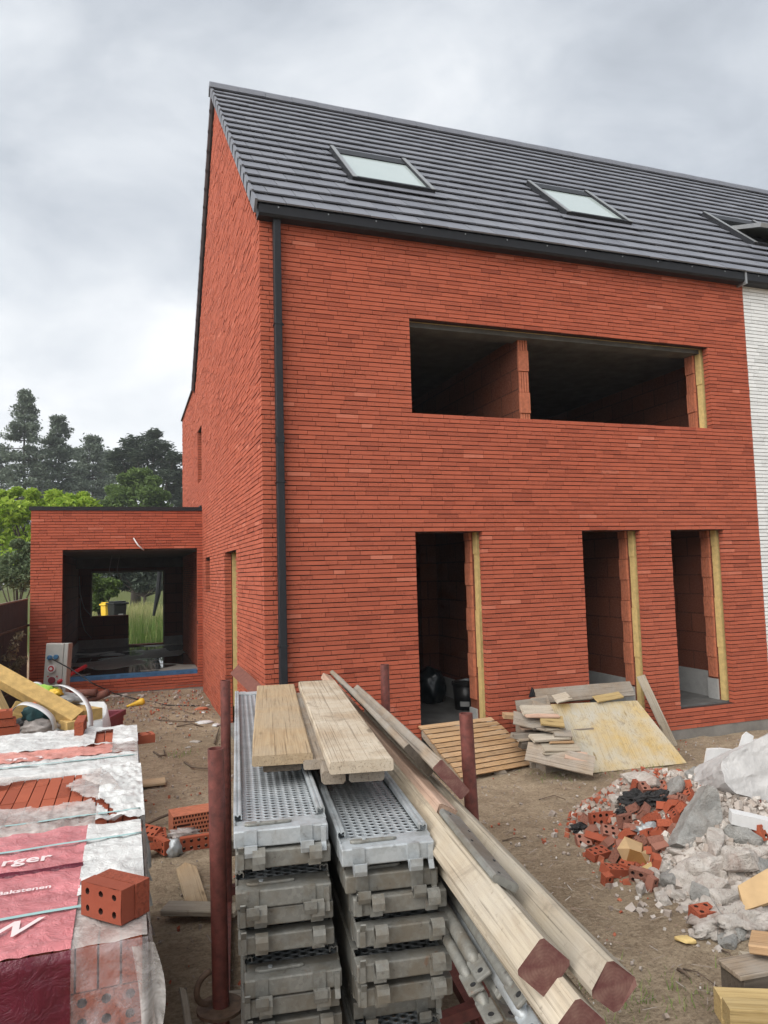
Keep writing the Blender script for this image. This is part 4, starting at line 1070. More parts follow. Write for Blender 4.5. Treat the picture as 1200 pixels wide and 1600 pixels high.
def strap(t, y, x1=XRT, front=None):
    b = MB(); vs = []
    n = 40; wv = .008
    for i in range(n + 1):
        x = XLF + (x1 + .004 - XLF) * i / n; z = ZT + .020 + .004 * nz(x * 4, y); yy = y + .02 * (x - x1)
        vs += [(x, yy - wv, z), (x, yy + wv, z)]
    vs += [(x1 + .012, y - wv, ZT - .05), (x1 + .012, y + wv, ZT - .05), (x1 + .012, y - wv, -.2), (x1 + .012, y + wv, -.2)]
    m = len(vs) // 2; b.add(vs, [(2 * i, 2 * i + 1, 2 * i + 3, 2 * i + 2) for i in range(m - 1)]); b.build('strap', M_STRAP, t, smooth=True, fix=False)
def lettering(t, text, loc, size, rotz=0., front=False, name='lettering', shear=0., ital=0.):
    cu = bpy.data.curves.new('lettering', 'FONT'); cu.body = text; cu.size = size; cu.offset = .0012 * size / .06; cu.shear = ital; cu.align_x = 'RIGHT'; cu.resolution_u = 4
    o = bpy.data.objects.new('tmp', cu); COL.objects.link(o); bpy.context.view_layer.update()
    me = bpy.data.meshes.new_from_object(o.evaluated_get(bpy.context.evaluated_depsgraph_get())); bpy.data.objects.remove(o); bpy.data.curves.remove(cu)
    bm = bmesh.new(); bm.from_mesh(me); bmesh.ops.subdivide_edges(bm, edges=[e for e in bm.edges if e.calc_length() > .02], cuts=2); 
    Rm = Matrix.Rotation(rotz, 4, 'Z')
    for v in bm.verts:
        c = Rm @ Vector((v.co.x, v.co.y, 0)); x, y = c.x + loc[0], c.y + loc[1]
        v.co = Vector((x, y, ZT + .0195 + .002 * nz(x * 9, y * 9)))
    bm.to_mesh(me); bm.free(); me.materials.clear(); me.materials.append(M_LETTER)
    o = bpy.data.objects.new(name, me); COL.objects.link(o); o.parent = t; return o
XB = -1.397
# nearest pack
Y0, Y1 = -5.045, -4.09
pk = pack('nearest brick pack in maroon and white film, carrying two half bricks', Y0, Y1); pack_core(pk, Y0, Y1, ZT)
top = lambda a, c: [(c, ZT + .004), (a, ZT + .004)]
edge = [(Y0 - .004, ZT + .002), (Y0 - .012, ZT - .012)]
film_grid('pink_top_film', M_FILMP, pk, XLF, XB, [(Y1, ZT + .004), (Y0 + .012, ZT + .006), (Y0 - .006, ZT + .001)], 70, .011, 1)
film_grid('white_top_film', M_FILMW, pk, XB - .004, XRT + .004, [(Y1, ZT + .006), (Y0 + .30, ZT + .006)], 18, .011, 2)
film_grid('milky_edge_film', M_FILMH, pk, XB - .004, XRT + .004, [(Y0 + .31, ZT + .005), (Y0 + .012, ZT + .005), (Y0 - .004, ZT + .001)], 18, .007, 3)
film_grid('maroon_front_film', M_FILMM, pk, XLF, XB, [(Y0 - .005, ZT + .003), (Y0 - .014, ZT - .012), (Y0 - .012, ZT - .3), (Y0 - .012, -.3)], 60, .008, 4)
film_grid('clear_front_film', M_FILMC, pk, XB, XRT + .006, [(Y0 - .003, ZT + .002), (Y0 - .012, ZT - .012), (Y0 - .010, ZT - .3), (Y0 - .01, -.3)], 22, .010, 5)
def side_film(name, mat, t, y0, y1, zlow, seed, amp=.03):
    b = MB(); vs = []; ny, nz_ = 46, 26
    for j in range(nz_ + 1):
        for i in range(ny + 1):
            y = y0 + (y1 - y0) * i / ny; f = j / nz_; zl = zlow + .16 * nz(y * 6, seed) + .05 * nz(y * 23, seed)
            z = ZT + .006 + (zl - ZT) * f; fold = abs(nz(y * 9 + seed, z * 2.2)) + .5 * abs(nz(y * 21, z * 3 + seed))
            vs.append((XRT + .006 + amp * (.12 + f * 1.0) * fold + .01 * f + (.004 if j else 0), y, z))
    b.add(vs, [(j * (ny + 1) + i, j * (ny + 1) + i + 1, (j + 1) * (ny + 1) + i + 1, (j + 1) * (ny + 1) + i) for j in range(nz_) for i in range(ny)])
    return b.build(name, mat, t, smooth=True, fix=False)
side_film('loose_side_film', M_FILMH, pk, Y0 - .012, Y1, .28, 3, .045)
# loose corner flap hanging in front of the corner
b = MB(); vs = []; 
for j in range(25):
    for i in range(9):
        f = j / 24; u = i / 8; w_ = .055 * (1 - .45 * f) + .015 * math.sin(f * 7)
        vs.append((XRT - .035 + u * w_ + .035 * f + .012 * math.sin(f * 5), Y0 - .016 - .020 * math.sin(u * 6.3 + f * 2) * (.3 + f), ZT - .01 - f * .52))
b.add(vs, [(j * 9 + i, j * 9 + i + 1, (j + 1) * 9 + i + 1, (j + 1) * 9 + i) for j in range(24) for i in range(8)]); b.build('corner_flap', M_FILMF, pk, smooth=True, fix=False)
b = MB(); vs = []
for i in range(61):
    x = XLF + (XB - XLF) * i / 60; y = -4.50 + .012 * nz(x * 5, 3) - .10 * (x - XB) * -.12; vs += [(x, y - .010, ZT + .010), (x, y, ZT + .024 + .003 * nz(x * 12, 1)), (x, y + .010, ZT + .012)]
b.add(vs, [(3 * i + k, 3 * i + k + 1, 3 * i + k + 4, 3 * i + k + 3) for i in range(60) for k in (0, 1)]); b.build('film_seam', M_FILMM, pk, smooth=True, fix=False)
strap(pk, -4.83, XB + .03); strap(pk, -4.28)
P = PZ(79, 1352, ZT); lettering(pk, 'rger', (P.x, P.y), .088)
P = PZ(47, 1470, ZT); lettering(pk, 'W', (P.x - .006, P.y), .125, ital=.35)
P = PZ(80, 1397, ZT); lettering(pk, 'Bakstenen', (P.x, P.y), .036)
# second pack, torn open on top
Y2, Y3 = -4.075, -3.235
pk2 = pack('middle brick pack with torn film showing bare red bricks', Y2, Y3); pack_core(pk2, Y2, Y3, ZT)
def pz2(L): return [(PZ(x, y, ZT).x, PZ(x, y, ZT).y) for x, y in L]
HOLE = pz2([(-60, 1246), (0, 1235), (60, 1217), (125, 1204), (183, 1196), (150, 1208), (128, 1222), (100, 1232), (125, 1246), (140, 1252), (80, 1266), (40, 1269), (0, 1271), (-60, 1274)])
HOLE2 = pz2([(138, 1248), (160, 1258), (183, 1279), (174, 1279), (150, 1262)])
sk = lambda x, y, z: z > ZT - .02 and (inpoly(x + .012 * nz(x * 30, y * 30), y + .01 * nz(y * 40, x * 40), HOLE) or inpoly(x, y, HOLE2))
film_grid('milky_top_film', M_FILMH, pk2, XLF, XB + .02, [(Y3, ZT + .006), (Y2, ZT + .006), (Y2 - .005, ZT - .02)], 110, .014, 6, skip=sk)
film_grid('white_top_film', M_FILMW, pk2, XB + .02, XRT + .02, [(Y3, ZT + .010), (Y2 + .0, ZT + .008)], 26, .022, 7, skip=sk)
side_film('loose_side_film', M_FILMW, pk2, Y2, Y3, .34, 11, .06); strap(pk2, -3.98)
b = MB(); vs = []
for j in range(15):
    for i in range(17):
        u, v = i / 16, j / 14; p = PZ(128 + (178 - 128) * u + 30 * (v - .5) * u, 1222 + 6 * u + 26 * (v - .5) * (u * 1.3 + .1), ZT)
        vs.append((p.x, p.y, ZT + .016 + .03 * v * (1 - v) * 2 + .012 * abs(nz(u * 6, v * 6, 4))))
b.add(vs, [(j * 17 + i, j * 17 + i + 1, (j + 1) * 17 + i + 1, (j + 1) * 17 + i) for j in range(14) for i in range(16)]); b.build('torn_flap', M_FILMH, pk2, smooth=True, fix=False)
# third pack
Y4, Y5 = -3.215, -2.20
pk3 = pack('farthest brick pack in white film beside the white bulk bag', Y4, Y5); pack_core(pk3, Y4, Y5, ZT)
film_grid('white_top_film', M_FILMW, pk3, XLF, XRT + .015, [(Y5, ZT + .008), (Y5 - .50, ZT + .008)], 80, .016, 8, skip=lambda x, y, z: -1.44 < x < -1.34 and Y5 - .46 < y < Y5 - .08)
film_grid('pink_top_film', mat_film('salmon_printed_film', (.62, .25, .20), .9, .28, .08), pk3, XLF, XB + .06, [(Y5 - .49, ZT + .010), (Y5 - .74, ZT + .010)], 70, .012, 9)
film_grid('milky_top_film', M_FILMH, pk3, XB + .05, XRT + .01, [(Y5 - .49, ZT + .010), (Y5 - .74, ZT + .010)], 14, .012, 10)
film_grid('pale_edge_film', M_FILMW, pk3, XLF, XRT + .01, [(Y5 - .73, ZT + .006), (Y4, ZT + .006), (Y4 - .005, ZT - .02)], 80, .012, 12)
side_film('loose_side_film', M_FILMW, pk3, Y4 + .35, Y5, .30, 17, .05); side_film('side_film', M_FILMH, pk3, Y4, Y4 + .35, .1, 19, .03); strap(pk3, -3.03)
P = PZ(67, 1190, ZT); lettering(pk3, 'Terca', (P.x, P.y), .115)
M = frame(PZ(126, 1148, ZT) + Vector((0, 0, .045)), R_(2)); brick_obj('brick', 'single red brick lying in the film gap of the farthest pack', M @ Matrix.Rotation(math.pi / 2, 4, 'X'), nx=4, seed=3)
M = frame(PZ(220, 1154, .66) + Vector((-.04, 0, 0)), R_(80)); brick_obj('brick', 'red brick end poking out right of the farthest pack', M, seed=5)
# the two half bricks
K = PZ(189, 1447, ZT + .016); Lp = PZ(126, 1429, ZT + .016); Rp = PZ(231, 1420, ZT + .016)
u = (K - Lp); lu = u.length; u.normalize(); v = Vector((-u.y, u.x, 0)); hv = .047; hz_ = .089
for k in range(2):
    c = (K + Lp) / 2 + v * (hv * (k + .5) + .002 * k) + Vector((0, 0, hz_ / 2)) + u * (.004 * k)
    M = Matrix((u, Vector((0, 0, 1)), -v)).transposed().to_4x4(); M.translation = c
    brick_obj('half_brick', ['front half brick with six holes standing on the nearest pack', 'rear half brick standing close behind the front half brick on the nearest pack'][k], M @ Matrix.Rotation(math.pi, 4, 'Z'), l=lu, w=hz_, h=hv, nx=3, ny=2, r=.0088, rough=.0015, seed=8 + k, mat=M_HBRICK)

# ------------------------------------------------------------------ bulk bag with its contents, tub
def ribbon(name, pts, wdir, w, mat, parent, th=.002):
    b = MB(); vs = []; wd = Vector(wdir).normalized() * w / 2; P = [Vector(p) for p in pts]
    Q = []
    for i in range(len(P) - 1):
        for k in range(6):
            t = k / 6; p0 = P[max(i - 1, 0)]; p1 = P[i]; p2 = P[i + 1]; p3 = P[min(i + 2, len(P) - 1)]
            Q.append(.5 * ((2 * p1) + (p2 - p0) * t + (2 * p0 - 5 * p1 + 4 * p2 - p3) * t * t + (3 * p1 - p0 - 3 * p2 + p3) * t ** 3))
    Q.append(P[-1])
    for q in Q: vs += [q - wd, q + wd]
    b.add(vs, [(2 * i, 2 * i + 1, 2 * i + 3, 2 * i + 2) for i in range(len(Q) - 1)]); o = b.build(name, mat, parent, smooth=True, fix=False)
    m = o.modifiers.new('s', 'SOLIDIFY'); m.thickness = th; return o
bc = PD(80, 1118, 6.1); gzb = terrain(bc.x, bc.y)
gzb += .17
bag = thing('bulk_bag', 'open white woven bulk bag full of insulation scraps and plastic', 'bag', (bc.x, bc.y, gzb))
b = MB(); vs = []; N = 48; ZR_ = .80
prof = [(0, .40), (.12, .455), (.4, .475), (.65, .46), (.8, .445), (.80, .435), (.6, .44), (.3, .43), (.28, .0)]
for (z, rr) in prof:
    for k in range(N):
        t = 6.28318 * k / N; q = rr / max(abs(math.cos(t)), abs(math.sin(t))) ** .72
        wz = z + (.05 * nz(math.cos(t) * 2, math.sin(t) * 2, 4) - .06 * max(0, -math.sin(t)) if z > .7 else 0)
        e = 1 + .05 * nz(math.cos(t) * 3, math.sin(t) * 3, z * 4) + .02 * nz(math.cos(t) * 9, math.sin(t) * 9, z * 9)
        vs.append((math.cos(t) * q * e, math.sin(t) * q * e, wz))
b.add(vs, [(i * N + k, i * N + (k + 1) % N, (i + 1) * N + (k + 1) % N, (i + 1) * N + k) for i in range(len(prof) - 1) for k in range(N)]); b.build('body', M_WHITE, bag, smooth=True, fix=False)
inv = Vector(bag.location)
ribbon('handle', [PD(x, y, d) - inv for x, y, d in ((12, 1146, 5.62), (15, 1118, 5.6), (32, 1100, 5.6), (58, 1104, 5.6), (80, 1120, 5.6), (86, 1140, 5.62))], (.3, 1, .15), .075, M_WHITE, bag)
ribbon('handle', [PD(x, y, d) - inv for x, y, d in ((76, 1072, 6.3), (98, 1071, 6.1), (122, 1083, 5.95), (138, 1104, 5.8), (142, 1135, 5.7))], (.5, 1, -.1), .075, M_WHITE, bag)
ribbon('handle', [PD(x, y, d) - inv for x, y, d in ((40, 1076, 6.5), (50, 1067, 6.5), (62, 1068, 6.45), (70, 1078, 6.4))], (.2, 1, 0), .07, M_WHITE, bag)
def lump(name, label, cat, c, s, mat, seed, sub=3, amp=.3, freq=2.2, rot=(0, 0, 0), group=None, smooth=True):
    bm = bmesh.new(); bmesh.ops.create_icosphere(bm, subdivisions=sub, radius=1.0)
    for v in bm.verts:
        d = v.co.normalized(); v.co = d * (1 + amp * nz(d.x * freq + seed, d.y * freq, d.z * freq) + amp * .5 * nz(d.x * freq * 2.7, d.y * freq * 2.7 + seed, d.z * freq * 2.7)); v.co = Vector((v.co.x * s[0], v.co.y * s[1], v.co.z * s[2]))
    me = bpy.data.meshes.new(name); bm.to_mesh(me); bm.free(); me.materials.append(mat)
    if smooth: me.polygons.foreach_set('use_smooth', [True] * len(me.polygons))
    o = bpy.data.objects.new(name, me); COL.objects.link(o); o.location = c; o.rotation_euler = rot
    return tag(o, label, cat, group)
plank('foam_strip', 'long ochre insulation strip sticking out of the bulk bag to the left', 'insulation', PD(122, 1117, 5.75), PD(-50, 1022, 5.9), .15, .085, M_FOAM, ch=.004, roll=R_(-24))
plank('foam_block', 'ochre insulation offcut lying across the bulk bag rim', 'insulation', PD(146, 1108, 5.9), PD(84, 1098, 6.3), .16, .09, M_FOAM, ch=.004)
plank('foam_block', 'broken ochre insulation offcut low in the bulk bag', 'insulation', PD(118, 1127, 5.66), PD(88, 1118, 5.9), .12, .07, M_FOAM, ch=.004, rag=.03)
plank('foam_block', 'pale yellow insulation block at the left of the bulk bag', 'insulation', PD(30, 1118, 5.8), PD(40, 1098, 6.1), .16, .12, M_FOAM, ch=.01, roll=R_(20))
plank('timber_offcut', 'pale timber edge at the far left beside the bulk bag', 'timber', PD(10, 1110, 5.4), PD(-14, 1060, 5.6), .10, .05, M_WOODY, ch=.004, roll=R_(30))
lump('plastic_bag', 'lime-green and yellow plastic wrapper in the bulk bag', 'wrapper', PD(62, 1083, 6.15), (.13, .11, .07), M_GREENPL, 3, amp=.5, freq=3)
lump('plastic_bag', 'small yellow plastic wrapper beside the lime-green one in the bulk bag', 'wrapper', PD(86, 1083, 6.1), (.06, .06, .035), M_YELPL, 5, amp=.5, freq=3)
lump('dust_sheet', 'crumpled grey-white sheet in the middle of the bulk bag', 'sheet', PD(98, 1094, 6.15), (.16, .14, .05), M_PLINTHW, 7, amp=.6, freq=3)
lump('cloth', 'dark teal crumpled cloth in the bulk bag', 'cloth', PD(58, 1116, 5.75), (.10, .09, .09), M_TEALPL, 9, amp=.5, freq=3)
lump('cloth', 'black plastic scrap under the teal cloth in the bulk bag', 'scrap', PD(38, 1132, 5.7), (.08, .07, .05), M_BLACKPL, 11, amp=.5, freq=3)
lump('plastic_cup', 'small orange plastic scrap on the teal cloth', 'scrap', PD(53, 1102, 5.72), (.022, .022, .022), mat_simple('orange_plastic', (.75, .14, .05), .5), 2, amp=.1)
lump('plastic_bag', 'clear grey crumpled plastic at the front of the bulk bag', 'wrapper', PD(62, 1135, 5.66), (.13, .08, .05), M_FILMH, 13, amp=.7, freq=3.5)
tc_ = PD(134, 1098, 6.9); gzt = terrain(tc_.x, tc_.y); tub = thing('plastic_tub', 'maroon tub with tapered sides behind the bulk bag', 'tub', (tc_.x, tc_.y, gzt), (0, 0, -.35))
b = MB(); hh = .78; q = [(-.5, -.5), (.5, -.5), (.5, .5), (-.5, .5)]
vs = [(x * .42, y * .4, 0) for x, y in q] + [(x * .56, y * .5, hh) for x, y in q] + [(x * .52, y * .46, hh) for x, y in q] + [(x * .40, y * .38, .05) for x, y in q]
b.add(vs, [(0, 3, 2, 1)] + [(a + i, a + (i + 1) % 4, a + 4 + (i + 1) % 4, a + 4 + i) for a in (0, 4, 8) for i in range(4)] + [(12, 13, 14, 15)]); bevel(b.build('shell', M_MAROON, tub), .012)
b = MB(); b.box(-.29, .29, -.262, -.25, hh - .05, hh - .001); b.box(.281, .292, -.25, .25, hh - .05, hh - .001); b.build('rim', M_MAROON, tub)
for k in range(3):
    p = PD(0, 1142 - 13 * k, 5.05) + Vector((-.02 * k, 0, 0)); brick_obj('brick', ['bottom', 'middle', 'top'][k] + ' red brick of the small stack at the far left by the bulk bag', frame(p, R_(75 + 4 * k)), seed=40 + k, group='small brick stack by the bulk bag')
for k in range(2):
    p = PD(0, 1142, 5.05); 
st = MB(); p = PD(-2, 1155, 5.05); g0 = terrain(p.x, p.y); st.box(-.2, .09, -.2, .2, 0, p.z - g0 - .028)
o = st.build('timber_crate', M_WOODD); o.location = (p.x, p.y, g0); tag(o, 'low wooden crate under the small brick stack at the far left', 'crate')

# ------------------------------------------------------------------ site power box with cable
pb = PD(86, 1090, 11.0); zg = terrain(pb.x, pb.y)
box = thing('power_box', 'pale grey site power box with blue sockets in front of the extension', 'power box', M=Matrix.Translation((pb.x, pb.y, zg)) @ Euler((R_(-3), R_(2.5), R_(-14))).to_matrix().to_4x4())
hB = PD(86, 1006, 11.0).z - zg
b = MB(); b.box(-.165, .10, -.10, .10, .08, hB); bevel(b.build('cabinet', M_GREYPL, box), .012)
b = MB(); b.box(.104, .165, -.10, .10, .06, hB + .004); bevel(b.build('side_panel', M_GREYPL, box), .01)
b = MB(); b.box(-.16, .16, -.08, .08, -.03, .075); b.build('base', M_DARK, box)
def disc(parent, name, x, z, r, d, mat):
    b = MB(); b.tube([(x, -.10, z), (x, -.10 - d, z)], r, 18); return b.build(name, mat, parent)
zz = lambda py: PD(86, py, 10.9).z - zg
for x, py in ((-.09, 1029), (.0, 1028)): s = disc(box, 'blue_socket', x, zz(py), .036, .035, M_BLUE); disc(s, 'socket_lid', x, zz(py), .028, .045, M_BLUE)
s = disc(box, 'red_socket', -.055, zz(1046), .06, .03, M_WHITE); disc(s, 'socket_ring', -.055, zz(1046), .042, .036, M_REDPL); disc(s, 'socket_core', -.055, zz(1046), .022, .04, M_WHITE)
s = disc(box, 'dark_socket', -.04, zz(1064), .05, .03, M_MAROON); disc(box, 'pilot_lamp', -.10, zz(1058), .01, .012, M_REDPL); disc(box, 'pilot_lamp', .03, zz(1058), .01, .012, M_REDPL)
pl = disc(box, 'plug', -.09, zz(1029), .022, .09, M_BLUE)
p0 = PD(82, 1030, 10.75); pts = [p0, PD(110, 1045, 10.3), PD(145, 1068, 9.8), PT(180, 1087) + Vector((0, 0, .03)), PT(215, 1094) + Vector((0, 0, .012)), PT(262, 1103) + Vector((0, 0, .012)), PT(305, 1104) + Vector((0, 0, .012)), PT(352, 1101) + Vector((0, 0, .012))]
b = MB(); b.tube(pts, .009, 6); o = b.build('power_cable', M_BLACKPL, smooth=True); tag(o, 'thin black cable running from the power box across the soil to the gable', 'cable')
a, c = PD(91, 1066, 10.9), PD(134, 1041, 11.6); b = MB(); b.tube([a, a.lerp(c, .5) + Vector((0, 0, .01)), c], .030, 10); o = b.build('red_pipe', M_REDPL, smooth=True); tag(o, 'bright red plastic pipe leaning on the extension sill', 'pipe')
for i, (a, c, rr, lab) in enumerate((((118, 1083), (150, 1082), .04, 'grey-brown pipe lying behind the tub, left one'), ((140, 1094), (168, 1082), .045, 'grey-brown pipe with open end lying behind the tub, right one'))):
    p, q = PD(*a, 8.4), PD(*c, 8.3); b = MB(); b.tube([p, q], rr, 10); o = b.build('pipe', M_TERRAD, smooth=True); tag(o, lab, 'pipe')

# ------------------------------------------------------------------ litter on the soil between packs, rack and house
def gp(px, py, dz=0.): return PT(px, py) + Vector((0, 0, dz))
def stick(pts, r, label, rise=.01):
    b = MB(); P = [gp(x, y, rise + (.02 if 0 < i < len(pts) - 1 else 0)) for i, (x, y) in enumerate(pts)]; n = len(P)
    b.tube(P, [r * (1 - .5 * i / (n - 1)) for i in range(n)], 6); o = b.build('twig', M_TWIG, smooth=True); tag(o, label, 'twig', 'dry twigs on the soil')
stick([(246, 1126), (270, 1130), (300, 1131), (318, 1128)], .010, 'long thin twig left of the rear rack post')
stick([(276, 1136), (300, 1134), (318, 1137)], .014, 'thick dark twig below the white shreds')
stick([(240, 1176), (250, 1185), (258, 1184), (256, 1173)], .012, 'hooked twig in the open soil right of the film packs')
stick([(288, 1192), (300, 1203), (330, 1206), (352, 1204)], .012, 'bent twig reaching the left rack posts')
stick([(218, 1302), (250, 1291), (280, 1280), (312, 1272)], .016, 'forked branch lying over the perforated block', .05)
stick([(226, 1306), (245, 1301), (262, 1304)], .012, 'short branch stub by the film corner', .04)
stick([(335, 1165), (343, 1140)], .012, 'upright dark stick behind the front left post', .03)
stick([(842, 1251), (866, 1248), (884, 1251)], .005, 'thin twig in the middle of the open soil')
stick([(785, 1316), (806, 1314), (818, 1313)], .006, 'short twig left of the brick rubble')
stick([(1068, 1517), (1090, 1528), (1124, 1547)], .005, 'thin straight twig near the yellow timbers')
stick([(1060, 1518), (1072, 1530), (1079, 1533)], .010, 'small crooked twig beside the thin straight twig')
stick([(1128, 1488), (1140, 1498), (1150, 1508)], .006, 'short pale twig above the dark timber block')
stick([(240, 1106), (285, 1113), (310, 1120)], .006, 'thin wire-like twig near the yellow scoop')
p, q = gp(224, 1101, .05), gp(198, 1106, .02); b = MB(); d = (p - q)
b.tube([q, q + d * .25, q + d * .75, q + d * .85, p], [.015, .022, .045, .06, .055], 12); o = b.build('plastic_scoop', M_YELPL, smooth=True); tag(o, 'yellow plastic scoop lying on the soil before the extension', 'scoop')
for i, (x, y, s, lab) in enumerate(((318, 1130, .12, 'white plastic shred nearest the rear left post'), (338, 1134, .10, 'white plastic shred touching the rear left post'), (305, 1160, .07, 'pale paper scrap in the open soil'), (294, 1169, .05, 'small pale paper scrap below the larger one'), (268, 1078, .06, 'pale chip near the gable base'), (176, 1090, .13, 'heap of pale mortar crumbs near the maroon tub'), (195, 1087, .10, 'pale mortar lump right of the crumbs'), (222, 1087, .08, 'small pale mortar lump before the extension'), (325, 1103, .06, 'small pale stone near the gable foot'), (317, 1114, .05, 'small white stone by the gable foot'), (1030, 1185, .07, 'pale stone right of the plywood foot'), (1092, 1147, .12, 'ochre wood offcut on the soil by the plinth'), (1160, 1138, .05, 'white chip by the plinth'))):
    m = M_FOAM if 'ochre' in lab else M_WHITE if 'white' in lab else M_CHALK
    lump('litter_scrap', lab, 'scrap', gp(x, y, .008), (s, s * .6, s * .22), m, 60 + i, sub=2, amp=.6, freq=2.5, rot=(0, 0, i * 1.3), group='pale scraps on the soil')
lump('brick_chip', 'red brick chip on the soil by the gable', 'brick chip', gp(315, 1109, .01), (.10, .06, .035), M_TERRA, 80, sub=2, smooth=False)
# perforated block + bricks by the rack
def slot_block(name, label, M, l, h, d):
    t = thing(name, label, 'block', M=M); b = MB(); b.box(-l / 2, l / 2, .012, d, 0, h); b.build('shell', M_TERRA, t)
    b = MB(); b.box(-l / 2 + .003, l / 2 - .003, .0085, .0115, .003, h - .003); b.build('hollow', M_HOLE, t)
    b = MB(); rows = 5; rh = h / rows
    for i in range(rows + 1): z = i * rh; z0, z1 = max(0, z - .006), min(h, z + .006); b.box(-l / 2, l / 2, 0, .0117, z0, z1)
    for i in range(rows):
        n = 14; 
        for k in range(n + 1):
            x = -l / 2 + (k + (.5 if i % 2 else 0)) * l / n
            if x > l / 2: x = l / 2
            if i == 2 and -.36 * l < x < -.08 * l: continue
            b.box(max(-l / 2, x - .0045), min(l / 2, x + .0045), .001, .0118, i * rh + .0055, (i + 1) * rh - .0055)
    b.build('webs', M_TERRA, t, fix=False)
g = gp(304, 1304); slot_block('perforated_block', 'large orange clay block with slotted face beside the rack', frame(g, R_(90 - 6)) @ Matrix.Rotation(math.pi * 0, 4, 'Z'), .34, .165, .22)
bl_list = [(310, 1326, 8, 0, .0, 'red brick with ten holes lying under the slotted block', 5), (250, 1321, 100, 8, .03, 'red brick lying flat left of the slotted block', 4), (232, 1318, 60, 30, .06, 'tilted red brick leaning on the film of the nearest pack', 4), (253, 1338, 75, 0, .05, 'short red brick standing on edge below the flat one', 3), (231, 1342, 10, 70, .06, 'red brick on end against the film corner', 4)]
for i, (x, y, az, tilt, dz, lab, nx) in enumerate(bl_list):
    M = frame(gp(x, y, .05 + dz * .6), R_(az + 80)) @ Matrix.Rotation(R_(90 + tilt if i in (0, 3, 4) else tilt), 4, 'X')
    brick_obj('brick', lab, M, l=.05 * nx + .02, nx=nx, seed=50 + i, group='loose bricks between packs and rack')
lump('foil_wrapper', 'crumpled silver foil beside the loose bricks', 'foil', gp(272, 1338, .05), (.055, .05, .075), M_GALV, 90, amp=.5, freq=4)
lump('plastic_wrapper', 'crumpled clear plastic between the loose bricks', 'wrapper', gp(285, 1318, .08), (.12, .05, .03), M_FILMH, 91, amp=.7, freq=3)
plank('plank', 'short weathered plank lying on the soil by the front left post', 'plank', gp(258, 1437, .085), gp(372, 1440, .085), .135, .035, M_WOODW)
def stake(a, c, w, h, lab, mat):
    d = c - a; L = d.length; b = MB(); poly = [(0, 0), (.11, -w / 2), (L, -w / 2 * .95), (L, w / 2 * .95), (.12, w / 2)]
    b.prism(poly, 0, h, lambda p, z: (p[0], p[1], z)); o = b.build('stake', mat); o.matrix_world = frame(a, math.atan2(d.x, d.y), math.asin(d.z / L)); bevel(o, .003); tag(o, lab, 'stake')
stake(gp(289, 1357, .02), gp(309, 1425, .02), .135, .025, 'pointed wooden stake under the short weathered plank', M_WOOD)
plank('plank', 'small plank stub sticking out from behind the rack by the stake', 'plank', gp(330, 1408, .02), gp(352, 1404, .02), .07, .02, M_WOODW)
plank('plank', 'short plank end right of the middle brick pack', 'plank', gp(258, 1226, .05), gp(205, 1232, .05), .20, .03, M_WOOD)
plank('splinter', 'thin upright wood splinter in the soil near the bottom edge', 'splinter', gp(285, 1548, .02), gp(295, 1608, .02), .035, .015, M_WOODW, rag=.04)

# ------------------------------------------------------------------ ramp, plank heap, plywood by the doors
def pallet_ramp():
    bl = PZ(652, 1134, .035); br = PZ(766, 1121, .035); fl = PZ(722, 1216, -.40); fr = PZ(850, 1192, -.40)
    bl.y = min(bl.y, .0); br.y = min(br.y, .0)
    bl = PY(655, 1134, -.03); br = PY(768, 1120, -.03)
    t = thing('pallet_ramp', 'sloping slatted wooden ramp up to the left doorway', 'ramp', (fl.x, fl.y, terrain(fl.x, fl.y))); o = Vector(t.location); n = 11
    for i in range(n):
        f0, f1 = i / n, (i + .80) / n
        a, b_, c, d = (bl.lerp(fl, f0), br.lerp(fr, f0), br.lerp(fr, f1), bl.lerp(fl, f1))
        ex = (b_ - a).normalized() * rnd.uniform(-.012, .012); nn = (b_ - a).cross(d - a).normalized()
        if nn.z < 0: nn = -nn
        m = MB(); vs = [p + ex - o for p in (a, b_, c, d)] + [p + ex - nn * .02 - o for p in (a, b_, c, d)]
        m.add(vs, [(0, 1, 2, 3), (7, 6, 5, 4), (0, 4, 5, 1), (1, 5, 6, 2), (2, 6, 7, 3), (3, 7, 4, 0)]); s = m.build('slat', M_WOODO, t)
    for f in (.06, .5, .94):
        a, b_ = bl.lerp(br, f), fl.lerp(fr, f); d = (b_ - a); m = MB()
        w = (br - bl).normalized() * .03; vs = []
        for p in (a + Vector((0, -.01, -.024)), b_ + Vector((0, 0, -.024))):
            for s, dz in ((-1, 0), (1, 0), (1, -.09), (-1, -.09)): vs.append(p + w * s + Vector((0, 0, dz)) - o)
        m.add(vs, [(0, 1, 2, 3), (7, 6, 5, 4), (0, 4, 5, 1), (1, 5, 6, 2), (2, 6, 7, 3), (3, 7, 4, 0)]); m.build('bearer', M_WOODD, t)
pallet_ramp()
_a, _b, _c = PZ(920, 1209, -.415), PZ(1073, 1193, -.415), PY(857, 1101, -.25)
PLN = (_b - _a).cross(_c - _a).normalized(); PLN = PLN if PLN.y < 0 else -PLN; PLC = _a.lerp(_b, .5)
PLX = lambda z: _a.x + (_c.x - _a.x) * (z - _a.z) / (_c.z - _a.z) - .02
